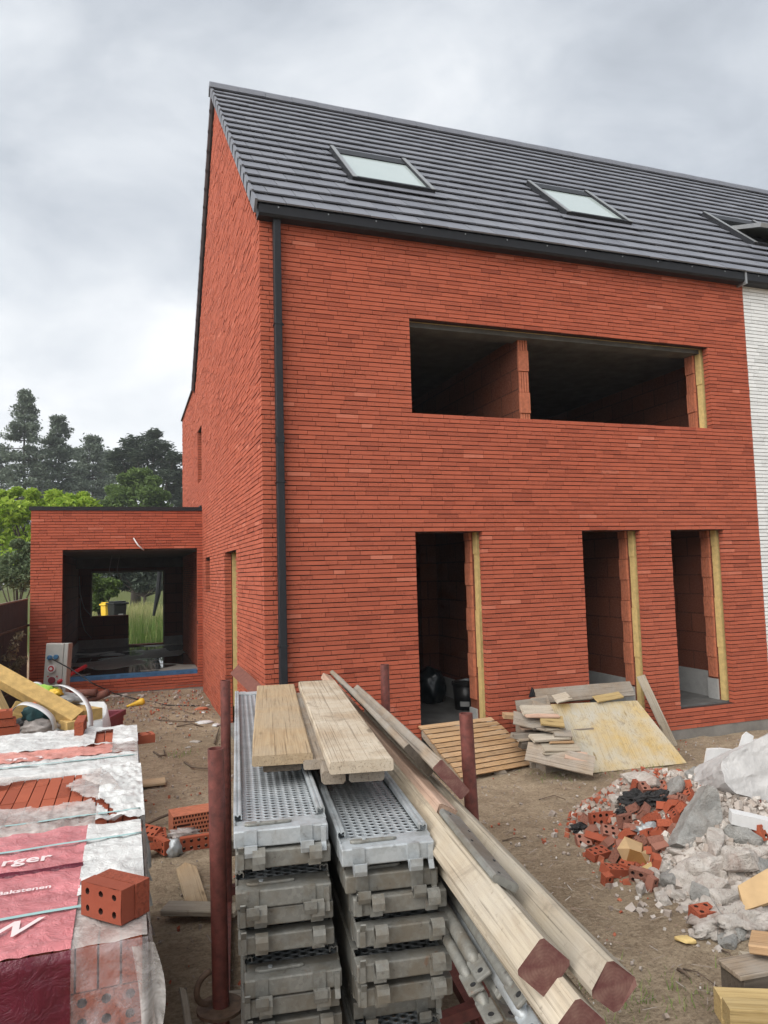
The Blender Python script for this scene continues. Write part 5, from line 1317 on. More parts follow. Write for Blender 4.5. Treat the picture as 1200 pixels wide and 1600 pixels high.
HP = [
    (832, 1098, -.24, .6, 90, 4, .11, .018, M_WOODD, 60, 'thin grey lath near the top left of the plank heap'),
    (820, 1117, -.40, .5, 104, -3, .07, .02, M_WOODP, 15, 'narrow brownish lath in the second row of the plank heap'),
    (838, 1112, -.30, .5, 86, 3, .09, .018, M_WOODW, 50, 'narrow pale lath crossing the split pale board'),
    (812, 1136, -.34, .7, 98, -2, .09, .022, M_WOODP, 5, 'brown lath in the middle of the plank heap at its left end'),
    (850, 1137, -.50, .5, 92, -2, .12, .016, M_WOODW, 8, 'thin bright board end in the middle of the plank heap'),
    (806, 1154, -.38, .7, 92, 1, .12, .02, M_WOODD, 4, 'thin grey board low in the plank heap'),
    (856, 1157, -.58, .5, 100, -3, .10, .018, M_WOODO, 6, 'thin orange-brown board end low in the plank heap'),
    (846, 1175, -.64, .6, 94, 0, .13, .018, M_WOODW, 4, 'thin pale board just above the ground in the plank heap'),
    # left end px, y plane, length, azimuth, pitch, width, thick, material, roll, words
    (838, 1088, -.14, 1.22, 92, 0, .17, .03, M_WOODD, 58, 'long grey plank topmost on the plank heap, stretching right'),
    (866, 1092, -.30, .62, 84, 6, .12, .022, M_WOODW, 30, 'short pale splintered board on top of the plank heap'),
    (930, 1092, -.26, .36, 86, 3, .10, .02, M_WOODY, 30, 'small fresh yellow offcut lying on the topmost grey plank'),
    (806, 1104, -.20, .8, 100, 3, .12, .03, M_WOODD, 80, 'weathered board standing on edge at the left of the plank heap'),
    (815, 1108, -.34, .75, 96, -4, .13, .028, M_WOODW, 35, 'split pale board second row of the plank heap'),
    (822, 1126, -.36, .8, 94, 2, .10, .026, M_WOODD, 5, 'thin grey board in the middle row of the plank heap'),
    (786, 1114, -.22, .9, 103, -6, .08, .05, M_WOODO, 10, 'orange-brown batten jutting out left of the plank heap'),
    (844, 1122, -.46, .6, 112, -8, .17, .028, M_WOODY, 25, 'short pale yellow board end facing outward in the plank heap'),
    (802, 1120, -.30, 1.0, 118, -12, .20, .02, M_WOODD, 28, 'sheet-like grey board sloping down in the plank heap'),
    (828, 1133, -.40, .8, 96, 0, .16, .03, M_WOODK, 10, 'dark brown board deep in the plank heap'),
    (864, 1144, -.56, .55, 108, -5, .10, .045, M_WOODD, 30, 'stubby grey timber end low in the plank heap'),
    (830, 1152, -.52, .8, 98, 0, .15, .025, M_WOODW, 12, 'pale flat board in the lower row of the plank heap'),
    (800, 1146, -.34, .9, 96, 0, .10, .05, M_WOODD, 0, 'rounded dirty timber low at the left of the plank heap'),
    (846, 1166, -.62, .7, 104, -3, .15, .028, M_WOODW, 18, 'light board near the ground in the plank heap'),
    (812, 1160, -.42, .8, 98, 0, .10, .06, M_WOODK, 0, 'black wet timber low in the plank heap'),
    (822, 1172, -.56, .7, 128, -10, .22, .022, M_WOODD, 40, 'wide grey board sliding off the plank heap toward the ramp'),
    (882, 1176, -.74, .5, 122, -9, .14, .03, M_WOODP, 25, 'brownish board end at the foot of the plank heap by the plywood'),
    (868, 1184, -.66, .6, 100, 0, .14, .03, M_WOODD, 5, 'flat grey board on the ground under the plank heap'),
    (836, 1182, -.58, .6, 96, 0, .16, .04, M_WOODK, 0, 'dark board on the ground at the back of the plank heap'),
]
for (x, y, yp, L, az, pt, w, h, m, rl, lab) in HP:
    p = PY(x, y, yp); d = Vector((math.sin(R_(az)) * math.cos(R_(pt)), math.cos(R_(az)) * math.cos(R_(pt)), math.sin(R_(pt))))
    while L > .2 and (p + d * L - PLC).dot(PLN) > -.03 and (p + d * L).x > PLX(p.z): L -= .02
    q = p + d * L
    if q.y > -.05: q.y = -.05
    q.z = max(q.z, terrain(q.x, q.y) + .02)
    plank('heap_plank', lab, 'plank', p, q, w, h, m, roll=R_(rl), group='planks of the heap by the wall', rag=.02, ch=.004)
# support inside the heap so that nothing floats
for k, (x, y, z, L) in enumerate(((3.2, -.22, -.36, .9), (3.25, -.42, -.36, .8), (3.2, -.3, -.24, .9), (3.25, -.28, -.12, .8), (3.15, -.2, 0.0, .95))):
    plank('heap_plank', ['buried rear plank', 'buried front plank', 'buried plank of the second layer', 'buried plank of the third layer', 'buried plank of the fourth layer'][k] + ' inside the plank heap', 'plank', (x - .5, y, z), (x - .5 + L, y - .04, z), .2, .11, M_WOODD, group='planks of the heap by the wall')
pl0, pl1 = PZ(920, 1209, -.415), PZ(1073, 1193, -.415); pt0, pt1 = PY(857, 1101, -.25), PY(995, 1095, -.25)
m = MB(); n_ = (pl1 - pl0).cross(pt0 - pl0).normalized(); n_ = n_ if n_.y < 0 else -n_
ux = (pl1 - pl0).normalized(); uy = (pt0 - pl0); H_ = (uy - ux * uy.dot(ux)).length; uy = (uy - ux * uy.dot(ux)).normalized(); c0 = (pl0 + pl1 + pt0 + pt1) / 4
M = Matrix((uy, ux, uy.cross(ux))).transposed().to_4x4(); M.translation = c0
vs = []
for s in (1, -1):
    for p in (pl0, pl1, pt1, pt0): vs.append(M.inverted() @ (p + n_ * (.009 * s)))
m.add(vs, [(0, 1, 2, 3), (7, 6, 5, 4), (0, 4, 5, 1), (1, 5, 6, 2), (2, 6, 7, 3), (3, 7, 4, 0)]); o = m.build('plywood_sheet', M_PLY); o.matrix_world = M; bevel(o, .002)
tag(o, 'large yellow plywood sheet with grey stains leaning on the plank heap', 'plywood')
plank('leaning_plank', 'narrow pale plank leaning upright right behind the plywood sheet', 'plank', PZ(1052, 1166, -.42), PY(1001, 1056, -.04), .10, .022, M_WOODW, roll=R_(70), top=False)
TRI = True
# doorway contents
bp = PZ(676, 1082, -.05); bp = PD(674, 1062, 9.4); lump('rubbish_bag', 'dark teal plastic rubbish bag inside the left doorway', 'bag', (bp.x, bp.y, .16), (.18, .18, .24), mat_simple('dark_bin_bag', (.008, .014, .017), .3, bumpk=.3), 6, amp=.25)
bk = PZ(729, 1107, -.05); t = thing('bucket', 'black plastic bucket with lid inside the left doorway', 'bucket', bk)
m = MB(); m.tube([(0, 0, 0), (0, 0, .30)], [.14, .165], 28); m.build('shell', M_BLACKPL, t, smooth=True)
m = MB(); m.tube([(0, 0, .29), (0, 0, .325)], .175, 28); m.tube([(0, 0, .325), (0, 0, .335)], .15, 28); m.build('lid', M_BLACKPL, t)
m = MB(); lab_ = []
for i in range(7):
    a = -2.5 + i * .12; rr = .158; lab_ += [(math.cos(a) * rr, math.sin(a) * rr, .05), (math.cos(a) * (rr + .003), math.sin(a) * (rr + .003), .11)]
m.add(lab_, [(2 * i, 2 * i + 2, 2 * i + 3, 2 * i + 1) for i in range(6)]); m.build('label_sticker', M_PLINTHW, t)
lump('lid_scrap', 'crumpled foil lying on the black bucket', 'foil', bk + Vector((.02, 0, .345)), (.07, .05, .018), M_GALV, 8, sub=2, amp=.6)

M_CHALKG = mat_simple('dusty_white_plaster', (.40, .39, .38), .95, var=.18, scale=6, bumpk=.7)
# ------------------------------------------------------------------ rubble
def rubble_heap():
    b = MB(); vs = []; x0, x1, y0, y1, st = 1.3, 6.2, -4.6, -.5, .035
    nx, ny = int((x1 - x0) / st), int((y1 - y0) / st); idx = {}
    for j in range(ny + 1):
        for i in range(nx + 1):
            x, y = x0 + i * st, y0 + j * st; h = mound(x, y)
            vs.append((x, y, terrain(x, y) + h - .006 + (.025 * nz(x * 14, y * 14, 2) * min(1, h * 12) if h > 0 else -.02)))
    def zone(x, y):  # 0 brick coloured, 1 pale
        p = Vector((x, y, 0)); 
        return sst(-.25, .25, (x - 3.0) * .55 - (y + 2.25) * .9 + .35 * nz(x * 2, y * 2))
    fs = []; ts = []
    for j in range(ny):
        for i in range(nx):
            x, y = x0 + (i + .5) * st, y0 + (j + .5) * st
            if mound(x, y) > .004:
                b.f.append((j * (nx + 1) + i, j * (nx + 1) + i + 1, (j + 1) * (nx + 1) + i + 1, (j + 1) * (nx + 1) + i)); b.t.append(.45 + .4 * zone(x, y) + .1 * nz(x * 9, y * 9)); b.m.append(0)
    b.v = vs
    r = random.Random(77)
    for _ in range(6500):
        if r.random() < .5: x, y = r.gauss(2.6, .55), r.gauss(-2.7, .75)
        else: x, y = r.uniform(1.5, 4.8), r.uniform(-4.1, -.9)
        h = mound(x, y); near = mound(x + .25, y + .2) + mound(x + .35, y)
        if h < .003 and (near < .02 or r.random() < .82): continue
        zo = zone(x, y); s = r.choice((.006, .008, .011, .015, .022)) * r.uniform(.7, 1.4)
        t = r.uniform(.5, 1.0) if r.random() < .15 + .85 * zo else r.choice((r.uniform(0, .3), r.uniform(.36, .6)))
        Q = Euler((r.uniform(0, 6), r.uniform(0, 6), r.uniform(0, 6))).to_matrix(); c = Vector((x, y, terrain(x, y) + h + s * .3))
        vv = [c + Q @ Vector((a * s * r.uniform(.6, 1.2), d * s * r.uniform(.5, 1.0), e * s * r.uniform(.4, .8))) for a in (-1, 1) for d in (-1, 1) for e in (-1, 1)]
        b.add(vv, [(0, 1, 3, 2), (4, 6, 7, 5), (0, 4, 5, 1), (2, 3, 7, 6), (0, 2, 6, 4), (1, 5, 7, 3)], t)
    o = b.build('rubble_crumbs', M_RUBBLE, fix=False); tag(o, 'pale mortar crumbs and brick chips forming the rubble mound', 'rubble', kind='stuff')
rubble_heap()
def gravel():
    b = MB(); r = random.Random(78)
    for _ in range(4200):
        x, y = r.uniform(-1.6, 5.5), r.uniform(-5.2, 5.5)
        if y > -.05 and x > -.1: continue
        if y < -1.5 and r.random() < .2: continue
        s = r.choice((.003, .004, .005, .007, .010)) * r.uniform(.7, 1.4); Q = Euler((r.uniform(0, 6), r.uniform(0, 6), r.uniform(0, 6))).to_matrix(); c = Vector((x, y, terrain(x, y) + .010 + s * .2))
        nearw = y < .6 and y > -.6
        t = r.choice((.1, .25, .45, .5, .6, .75, .95)) if nearw or r.random() < .4 else r.uniform(.4, .65)
        vv = [c + Q @ Vector((a * s * r.uniform(.6, 1.3), d * s * r.uniform(.5, 1.0), e * s * r.uniform(.4, .8))) for a in (-1, 1) for d in (-1, 1) for e in (-1, 1)]
        b.add(vv, [(0, 1, 3, 2), (4, 6, 7, 5), (0, 4, 5, 1), (2, 3, 7, 6), (0, 2, 6, 4), (1, 5, 7, 3)], t)
    for _ in range(800):
        x, y = r.uniform(-2.3, -.05), r.gauss(5.0, .9)
        if y > 6.0: continue
        s = r.choice((.006, .009, .013, .02)) * r.uniform(.6, 1.3); Q = Euler((r.uniform(0, 6), r.uniform(0, 6), r.uniform(0, 6))).to_matrix(); c = Vector((x, y, terrain(x, y) + .010 + s * .2)); t = r.choice((.15, .3, .40, .42, .44, .46, .5, .6, .8))
        vv = [c + Q @ Vector((a * s * r.uniform(.6, 1.3), d * s * r.uniform(.5, 1.0), e * s * r.uniform(.3, .6))) for a in (-1, 1) for d in (-1, 1) for e in (-1, 1)]
        b.add(vv, [(0, 1, 3, 2), (4, 6, 7, 5), (0, 4, 5, 1), (2, 3, 7, 6), (0, 2, 6, 4), (1, 5, 7, 3)], t)
    # bits of straw and root fibre
    for _ in range(2600):
        x, y = r.uniform(-1.6, 5.0), r.uniform(-5.0, 3.5)
        if y > -.05 and x > -.1: continue
        a = r.uniform(0, 6.28); L = r.uniform(.02, .12); d = Vector((math.cos(a), math.sin(a), 0)); s = Vector((-d.y, d.x, 0)) * .0022; c = Vector((x, y, terrain(x, y) + .016))
        q = c + d * L; q.z = terrain(q.x, q.y) + .02
        b.add([c - s, c + s, q + s, q - s], [(0, 1, 2, 3)], r.choice((.40, .42, .46, .6, .85)))
    o = b.build('gravel', M_RUBBLE, fix=False); tag(o, 'small stones and fibres scattered over the soil', 'gravel', kind='stuff')
gravel()
def rpos(px, py, dz=0.): return PT(px, py, surf) + Vector((0, 0, dz))
# red bricks and fragments of the left part of the mound: px, py, nx holes, turn, tilt, words
BR = [
    (947, 1285, 5, 20, 78, 'large dirty dark-red brick with two rows of holes, left of the charred felt'),
    (977, 1290, 2, 10, 80, 'red half brick with two holes standing right of the large dirty brick'),
    (912, 1322, 2, 40, 40, 'red brick piece with holes leftmost at the rim of the brick rubble'),
    (932, 1320, 3, 70, 20, 'flat red fragment beside the leftmost brick piece'),
    (957, 1309, 3, 50, 35, 'smooth red brick fragment without visible holes left of the cardboard box'),
    (948, 1326, 2, -10, 30, 'small red brick with mortar between the rim and the cardboard box'),
    (935, 1342, 3, 10, 12, 'pinkish dusty brick lying flat with holes up'),
    (962, 1344, 2, -20, 15, 'small dusty brick piece just left of the cardboard box'),
    (963, 1369, 4, 15, 8, 'bright orange brick lying flat with eight holes, in front of the mound'),
    (980, 1360, 2, -15, 10, 'bright orange half brick touching the eight-hole brick'),
    (949, 1384, 1, 20, 5, 'small bright brick corner nearest the open soil'),
    (992, 1306, 3, 60, 30, 'plain brown-red brick behind the cardboard box'),
    (1013, 1314, 2, 5, 70, 'dusty half brick with two holes above the cardboard box'),
    (1026, 1325, 2, 40, 30, 'small red brick cube right of the dusty half brick'),
    (1040, 1298, 2, 50, 40, 'clean red half brick left of the upright concrete slab'),
    (1053, 1285, 3, -40, 45, 'clean long red brick leaning against the concrete slab'),
    (1051, 1268, 2, 20, 30, 'clean square brick piece above the long red brick'),
    (1064, 1270, 1, 0, 30, 'clean orange brick bat touching the concrete slab'),
    (1040, 1268, 2, 70, 60, 'red brick piece left of the clean square brick'),
    (1047, 1259, 3, 85, 10, 'curved-looking red brick lying across the top row'),
    (1066, 1258, 3, -50, 20, 'thin brown-red brick near the top of the concrete slab'),
    (1019, 1288, 2, 30, 50, 'red fragment in the centre of the brick rubble'),
    (1006, 1276, 3, -30, 40, 'brownish brick under the charred felt'),
    (1021, 1238, 4, 35, 30, 'whole red brick with holes on top of the charred felt'),
    (997, 1235, 2, 10, 20, 'small red brick bit left on the ridge of the mound'),
    (917, 1288, 2, -30, 30, 'dull red fragment left of the large dirty brick'),
    (1032, 1336, 2, 20, 30, 'small red fragment right of the cardboard box'),
    (1025, 1357, 2, -40, 20, 'dark red fragment in front of the cardboard box'),
    (1004, 1378, 3, 75, 15, 'rounded brown brick piece by the pale wooden offcut'),
    (1019, 1390, 1, 10, 20, 'dark red chip in the pale rubble edge'),
    (1076, 1252, 3, -45, 55, 'orange roof tile-like shard by the slab top'),
    (1068, 1236, 2, 30, 30, 'orange shard at the top ridge of the mound'),
    (990, 1268, 2, -20, 40, 'red fragment under the left edge of the charred felt'),
    (982, 1312, 2, 15, 25, 'red fragment between two standing half bricks'),
    (1000, 1322, 2, -35, 35, 'brown-red fragment behind the opened cardboard box'),
    (970, 1330, 1, 45, 25, 'small red chip at the left flap of the cardboard box'),
    (1030, 1308, 2, -15, 45, 'red fragment next to the crumpled foil'),
    (1060, 1305, 2, 25, 30, 'red bat at the foot of the concrete slab'),
    (925, 1306, 1, 10, 30, 'small red chip beside the grey stone'),
    (1015, 1342, 1, 60, 30, 'red chip at the right flap of the cardboard box'),
]
for i, (x, y, nx, tz, tx, lab) in enumerate(BR):
    l = .055 * nx + .015; sc_ = .88
    M = frame(rpos(x, y, .035), R_(tz + 70)) @ Matrix.Rotation(R_(tx), 4, 'X') @ Matrix.Rotation(R_((i * 37) % 30 - 12), 4, 'Y')
    hol = any(k in lab for k in ('hole', 'large dirty', 'rows')); M = M if hol else M @ Matrix.Rotation(R_(80 + (i * 29) % 30), 4, 'X')
    brick_obj('broken_brick', lab, M, l=l * sc_, w=.09, h=.055, nx=max(1, nx), ny=2, seed=200 + i, rough=.006 if not hol else .003, mat=M_LBRICK if ('clean' in lab or 'bright' in lab or 'orange' in lab or i % 3 == 0) else M_DBRICK, group='broken bricks on the rubble mound')
for i, (x, y, nx, tz, tx, lab) in enumerate(((1100, 1440, 2, 35, 8, 'bright orange brick with four holes alone at the front edge of the pale rubble'), (1193, 1308, 2, 20, 75, 'red six-hole half brick at the right edge of the photo above the pale rubble'))):
    M = frame(rpos(x, y, .04), R_(tz + 60)) @ Matrix.Rotation(R_(tx), 4, 'X'); brick_obj('broken_brick', lab, M, l=.13, w=.1, h=.075, nx=nx, ny=2, seed=300 + i, rough=.002, r=.014, group='broken bricks on the rubble mound')
def chunk(name, label, cat, c, s, mat, seed, rot=(0, 0, 0), n=16, group=None, round_=0.):
    r = random.Random(seed); bm = bmesh.new()
    for _ in range(n):
        d = Vector((r.uniform(-1, 1), r.uniform(-1, 1), r.uniform(-1, 1))); m_ = max(abs(d.x), abs(d.y), abs(d.z)); d = d / m_ * r.uniform(.82, 1.0)
        bm.verts.new((d.x * s[0], d.y * s[1], d.z * s[2]))
    bmesh.ops.convex_hull(bm, input=bm.verts); bmesh.ops.delete(bm, geom=[v for v in bm.verts if not v.link_faces], context='VERTS')
    bmesh.ops.bevel(bm, geom=list(bm.edges), offset=min(s) * (.12 + round_), segments=1, affect='EDGES')
    bmesh.ops.triangulate(bm, faces=bm.faces); bmesh.ops.subdivide_edges(bm, edges=bm.edges, cuts=2, use_grid_fill=True)
    for v in bm.verts:
        k = min(s) * .22;  v.co += Vector((nz(v.co.x * 14 + seed, v.co.y * 14, v.co.z * 14), nz(v.co.y * 14, v.co.z * 14, seed), nz(v.co.z * 14, v.co.x * 14 + seed))) * k
    me = bpy.data.meshes.new(name); bm.to_mesh(me); bm.free(); me.materials.append(mat)
    o = bpy.data.objects.new(name, me); COL.objects.link(o); o.location = c; o.rotation_euler = rot
    return tag(o, label, cat, group)
PL = [
    (1052, 1380, .085, .06, .05, 0, M_CONCR, 'squared brown-grey stone at the front of the pale rubble'),
    (1021, 1374, .06, .05, .05, 1, M_CHALK, 'white-pink lump left of the squared stone'),
    (1041, 1360, .05, .045, .045, 2, M_CHALK, 'whitish lump above the squared stone'),
    (1001, 1397, .035, .035, .05, 3, M_CHALK, 'white stone leftmost of the pale rubble'),
    (1036, 1413, .055, .045, .045, 4, M_CHALK, 'white block with grey side near the front tip of the rubble'),
    (1053, 1332, .05, .15, .03, 5, M_CHALK, 'long whitish brick slab right of the cardboard box'),
    (1116, 1322, .20, .06, .05, 6, M_CHALK, 'long pale slab lying below the upright concrete slab'),
    (1160, 1310, .13, .07, .055, 7, M_CONCR, 'rounded pale brick right of the long pale slab'),
    (1136, 1405, .10, .055, .05, 8, M_CHALK, 'white-faced block beside the flattened cardboard'),
    (1108, 1419, .06, .045, .045, 9, M_CHALK, 'white stone left of the white-faced block'),
    (1128, 1427, .11, .02, .02, 10, M_WHITE, 'narrow white strip near the orange four-hole brick'),
    (1094, 1408, .03, .08, .07, 11, M_CONCR, 'thin dark-sided slab standing in the pale rubble'),
    (1184, 1358, .12, .08, .06, 12, M_CONCR, 'grey block at the right edge above the cardboard'),
    (1093, 1466, .055, .04, .035, 13, M_CHALK, 'white chip with dark underside below the orange brick'),
    (1137, 1480, .06, .05, .045, 14, M_CONCR, 'grey-white cube nearest the timber corner'),
    (1153, 1463, .055, .05, .045, 15, M_CONCR, 'grey-white cube behind the nearest cube'),
    (1106, 1352, .17, .12, .08, 16, M_CHALK, 'big crusty mortar lump in the centre of the pale rubble'),
    (1150, 1345, .16, .12, .08, 17, M_CHALK, 'big crusty mortar lump right of the central one'),
    (1075, 1375, .12, .09, .07, 18, M_CHALK, 'crusty mortar lump left of the central one'),
    (1115, 1383, .14, .10, .06, 19, M_CHALK, 'crusty mortar lump below the central one'),
    (1180, 1330, .10, .08, .06, 20, M_CHALK, 'pale lump beside the red six-hole half brick'),
    (928, 1302, .06, .04, .035, 21, M_CONCR, 'grey stone at the left tip of the brick rubble'),
    (1000, 1300, .04, .04, .03, 22, M_CONCR, 'grey chip in the middle of the brick rubble'),
    (1003, 1224, .18, .07, .06, 23, M_CHALK, 'pinkish white broken panel behind the charred felt'),
    (967, 1252, .07, .05, .045, 24, M_CHALK, 'small white-pink lump at the left shoulder of the mound'),
    (1052, 1238, .10, .10, .08, 25, M_CONCR, 'grey mortar clump with tile shards at the ridge'),
    (1080, 1398, .05, .045, .04, 26, M_CHALK, 'small white lump at the front tip of the rubble'),
    (1062, 1405, .05, .04, .035, 27, M_CHALK, 'small white lump left of the thin dark slab'),
    (1074, 1424, .045, .04, .035, 28, M_CHALK, 'small white lump left of the orange four-hole brick'),
    (1046, 1396, .04, .04, .03, 29, M_CHALK, 'small white lump under the squared stone'),
]
for (x, y, a, c, d, i, m, lab) in PL:
    chunk('rubble_stone', lab, 'rubble stone', rpos(x, y, d * .35), (a * 1.05, c * 1.05, d * 1.05), m, 400 + i, (R_((i * 53) % 40 - 20), R_((i * 31) % 30 - 15), R_((i * 67) % 180)), group='pale stones on the rubble mound')
chunk('ochre_stone', 'small yellow foam scrap lying alone on the soil in front of the rubble', 'scrap', gp(1071, 1474, .015), (.05, .045, .02), M_YEL, 450)
chunk('brick_chip', 'tiny red chip alone on the open soil', 'brick chip', gp(970, 1408, .005), (.02, .015, .01), M_TERRA, 451)
chunk('brick_chip', 'red chip at the far left tip of the rubble', 'brick chip', gp(899, 1281, .01), (.05, .03, .02), M_TERRA, 452)
for i, (x, y, s, lab) in enumerate(((998, 1254, .15, 'largest charred black felt lump on the brick rubble'), (1037, 1251, .12, 'charred felt lump right of the largest one'), (976, 1272, .07, 'small charred lump below the largest one'), (909, 1298, .08, 'black charred lump alone at the left tip'))):
    lump('charred_felt', lab, 'felt', rpos(x, y, .02), (s, s * .7, s * .45), M_TAR, 500 + i, sub=4, amp=.55, freq=3.2, group='charred felt lumps on the bricks', smooth=False)
def slab_prism(name, label, cat, pts, thick, mat, cuts=4, amp=.012, mi=None):
    """thick slab whose front outline is given as world points; thickness goes away along -normal"""
    P = [Vector(p) for p in pts]; c = sum(P, Vector()) / len(P); nn = Vector()
    for i in range(len(P)): nn += (P[i] - c).cross(P[(i + 1) % len(P)] - c)
    nn.normalize()
    if nn.dot(C - c) < 0: nn = -nn
    bm = bmesh.new(); f = [bm.verts.new(p) for p in P]; b_ = [bm.verts.new(p - nn * thick) for p in P]; n = len(P)
    bm.faces.new(f); bm.faces.new(b_[::-1])
    for i in range(n): bm.faces.new((f[i], f[(i + 1) % n], b_[(i + 1) % n], b_[i]))
    bmesh.ops.recalc_face_normals(bm, faces=bm.faces); bmesh.ops.triangulate(bm, faces=bm.faces)
    for _ in range(cuts): bmesh.ops.subdivide_edges(bm, edges=[e for e in bm.edges if e.calc_length() > .035], cuts=1, use_grid_fill=True); bmesh.ops.triangulate(bm, faces=bm.faces)
    for v in bm.verts: v.co += Vector((nz(v.co.x * 11, v.co.y * 11, v.co.z * 11), nz(v.co.y * 11, v.co.z * 11, 5), nz(v.co.z * 11, v.co.x * 11, 9))) * amp + Vector((nz(v.co.x * 40, v.co.y * 40, v.co.z * 40), nz(v.co.y * 40, v.co.z * 40, 5), nz(v.co.z * 40, v.co.x * 40, 9))) * amp * .4
    me = bpy.data.meshes.new(name); bm.to_mesh(me); bm.free(); me.materials.append(mat); o = bpy.data.objects.new(name, me); COL.objects.link(o); return tag(o, label, cat)
slab_prism('black_bracket', 'dark triangular scrap peeking over the plank heap at the wall', 'scrap', [PY(x, y, -.1) for x, y in ((827, 1090), (832, 1074), (842, 1088))], .02, M_DARK, 0, 0)
D0 = (rpos(1085, 1318) - C).dot(CF) - .02
slab_prism('concrete_slab', 'upright grey broken concrete slab leaning in the rubble', 'concrete slab', [PD(x, y, D0 + dd) for x, y, dd in ((1056, 1318, 0), (1066, 1294, .06), (1090, 1252, .16), (1106, 1226, .22), (1120, 1232, .20), (1127, 1262, .16), (1128, 1294, .10), (1118, 1318, .03), (1086, 1330, -.02))], .14, M_CONCR)
lump_o = slab_prism('plaster_slab', 'largest pale slab-like plaster mass with rounded end on top of the rubble at the right edge', 'plaster mass', [PD(x, y, 5.15 + dd) for x, y, dd in ((1127, 1205, .05), (1131, 1188, .10), (1145, 1175, .14), (1172, 1160, .18), (1210, 1142, .2), (1262, 1126, .2), (1272, 1246, .0), (1215, 1256, -.03), (1176, 1247, -.03), (1150, 1238, -.02), (1133, 1224, .0))], .75, M_CHALKG, 4, .016)
slab_prism('grey_plate', 'grey plate with rounded edge and tile crumbs under the large plaster lump', 'plate', [PD(x, y, 5.75 + dd) for x, y, dd in ((1070, 1206, .0), (1078, 1216, -.06), (1100, 1224, -.1), (1128, 1228, -.12), (1150, 1222, -.1), (1140, 1200, .1), (1105, 1196, .14), (1084, 1198, .1))], .05, M_CONCR, 2, .004)
slab_prism('grey_sheet', 'smooth light grey curved sheet below the large plaster lump', 'sheet', [PD(x, y, 5.25 + dd) for x, y, dd in ((1124, 1238, .1), (1136, 1258, -.02), (1156, 1266, -.06), (1180, 1258, -.05), (1204, 1246, 0), (1190, 1228, .15), (1150, 1226, .2))], .015, M_CONC, 2, .004)
slab_prism('white_board', 'white board fragment standing behind the grey plate', 'board', [PD(x, y, 6.0) for x, y in ((1102, 1194), (1106, 1171), (1128, 1170), (1146, 1172), (1144, 1198))], .03, M_WHITE, 1, .002)
slab_prism('white_board', 'torn white paper-like scrap peeking over the large plaster lump', 'scrap', [PD(x, y, 5.45) for x, y in ((1152, 1176), (1160, 1150), (1167, 1143), (1178, 1150), (1174, 1172))], .01, M_WHITE, 1, .006)
slab_prism('white_trough', 'white rectangular trim piece right of the concrete slab', 'trim', [PD(x, y, 4.85 + dd) for x, y, dd in ((1143, 1288, 0), (1144, 1270, 0), (1205, 1284, -.05), (1206, 1304, -.05))], .08, M_WHITE, 1, .002)
slab_prism('hollow_block', 'dark terracotta hollow block behind the white trim piece', 'block', [PD(x, y, 5.1) for x, y in ((1112, 1302), (1114, 1276), (1190, 1250), (1192, 1290))], .12, M_TERRAD, 1, .002)
for i, (x, y) in enumerate(((1112, 1194), (1120, 1190), (1126, 1196), (1106, 1199), (1078, 1226), (1072, 1232))):
    chunk('tile_shard', ['upper', 'topmost', 'right', 'left', 'lower', 'lowest'][i] + ' pink tile shard on the grey plate edge', 'shard', PD(x, y, 5.7), (.035, .02, .008), M_TERRA, 640 + i, (i, i * .7, i * 1.3), group='pink tile shards on the grey plate')
# cardboard
def flap(t, name, pts, mat, th=.004):
    m = MB(); P = [Vector(p) for p in pts]; m.add(P, [tuple(range(len(P)))]); o = m.build(name, mat, t, fix=False); s = o.modifiers.new('s', 'SOLIDIFY'); s.thickness = th; return o
Db = (rpos(994, 1352) - C).dot(CF); t = thing('cardboard_box', 'small opened cardboard box lying on its side among the bricks', 'box', PD(995, 1352, Db)); o = Vector(t.location)
g = lambda x, y, d: PD(x, y, Db + d) - o
A, B_, C_, D_ = g(964, 1326, .0), g(977, 1352, -.02), g(1013, 1353, -.04), g(1012, 1327, .0)
A2, B2, C2, D2_ = g(976, 1307, .12), g(984, 1330, .16), g(1008, 1330, .16), g(1004, 1318, .14)
flap(t, 'side', [A, B_, g(984, 1326, -.05), A2], M_CARD); flap(t, 'base', [B_, C_, C2, B2], M_CARDD); flap(t, 'rear_wall', [A2, B2, C2, D2_], M_CARDD); flap(t, 'top_wall', [g(984, 1326, -.05), g(1002, 1332, -.05), D2_, A2], M_CARD); flap(t, 'end_wall', [C_, C2, D2_, g(1002, 1332, -.05)], M_CARDD)
flap(t, 'flap', [g(1002, 1332, -.05), g(1013, 1353, -.04), g(1026, 1342, -.02), g(1016, 1324, .02)], M_CARD); flap(t, 'flap', [B_, g(984, 1326, -.05), g(1002, 1332, -.05), g(1012, 1353, -.045)], M_CARDD)
plank('wood_offcut', 'small fresh wooden offcut in front of the cardboard box', 'offcut', rpos(990, 1372, .03), rpos(1020, 1360, .05), .05, .03, M_WOODY)
Dc = 4.25; slab_prism('flattened_cardboard', 'flattened brown cardboard box at the right edge over the pale rubble', 'cardboard', [PD(x, y, Dc + d) for x, y, d in ((1153, 1384, 0), (1215, 1348, .05), (1215, 1405, -.1), (1164, 1422, -.12))], .03, M_CARD, 1, .003)
for i in range(2):
    pass
lump('crumpled_foil', 'crumpled silver-black foil in the brick rubble above the cardboard box', 'foil', rpos(1014, 1303, .03), (.09, .04, .05), M_GALV, 650, amp=.7, freq=3)
lump('dirty_sheet', 'crumpled grey plastic sheet at the lower right of the pale rubble', 'sheet', rpos(1165, 1440, .0), (.28, .13, .07), M_CHALK, 651, sub=4, amp=.7, freq=2.4)
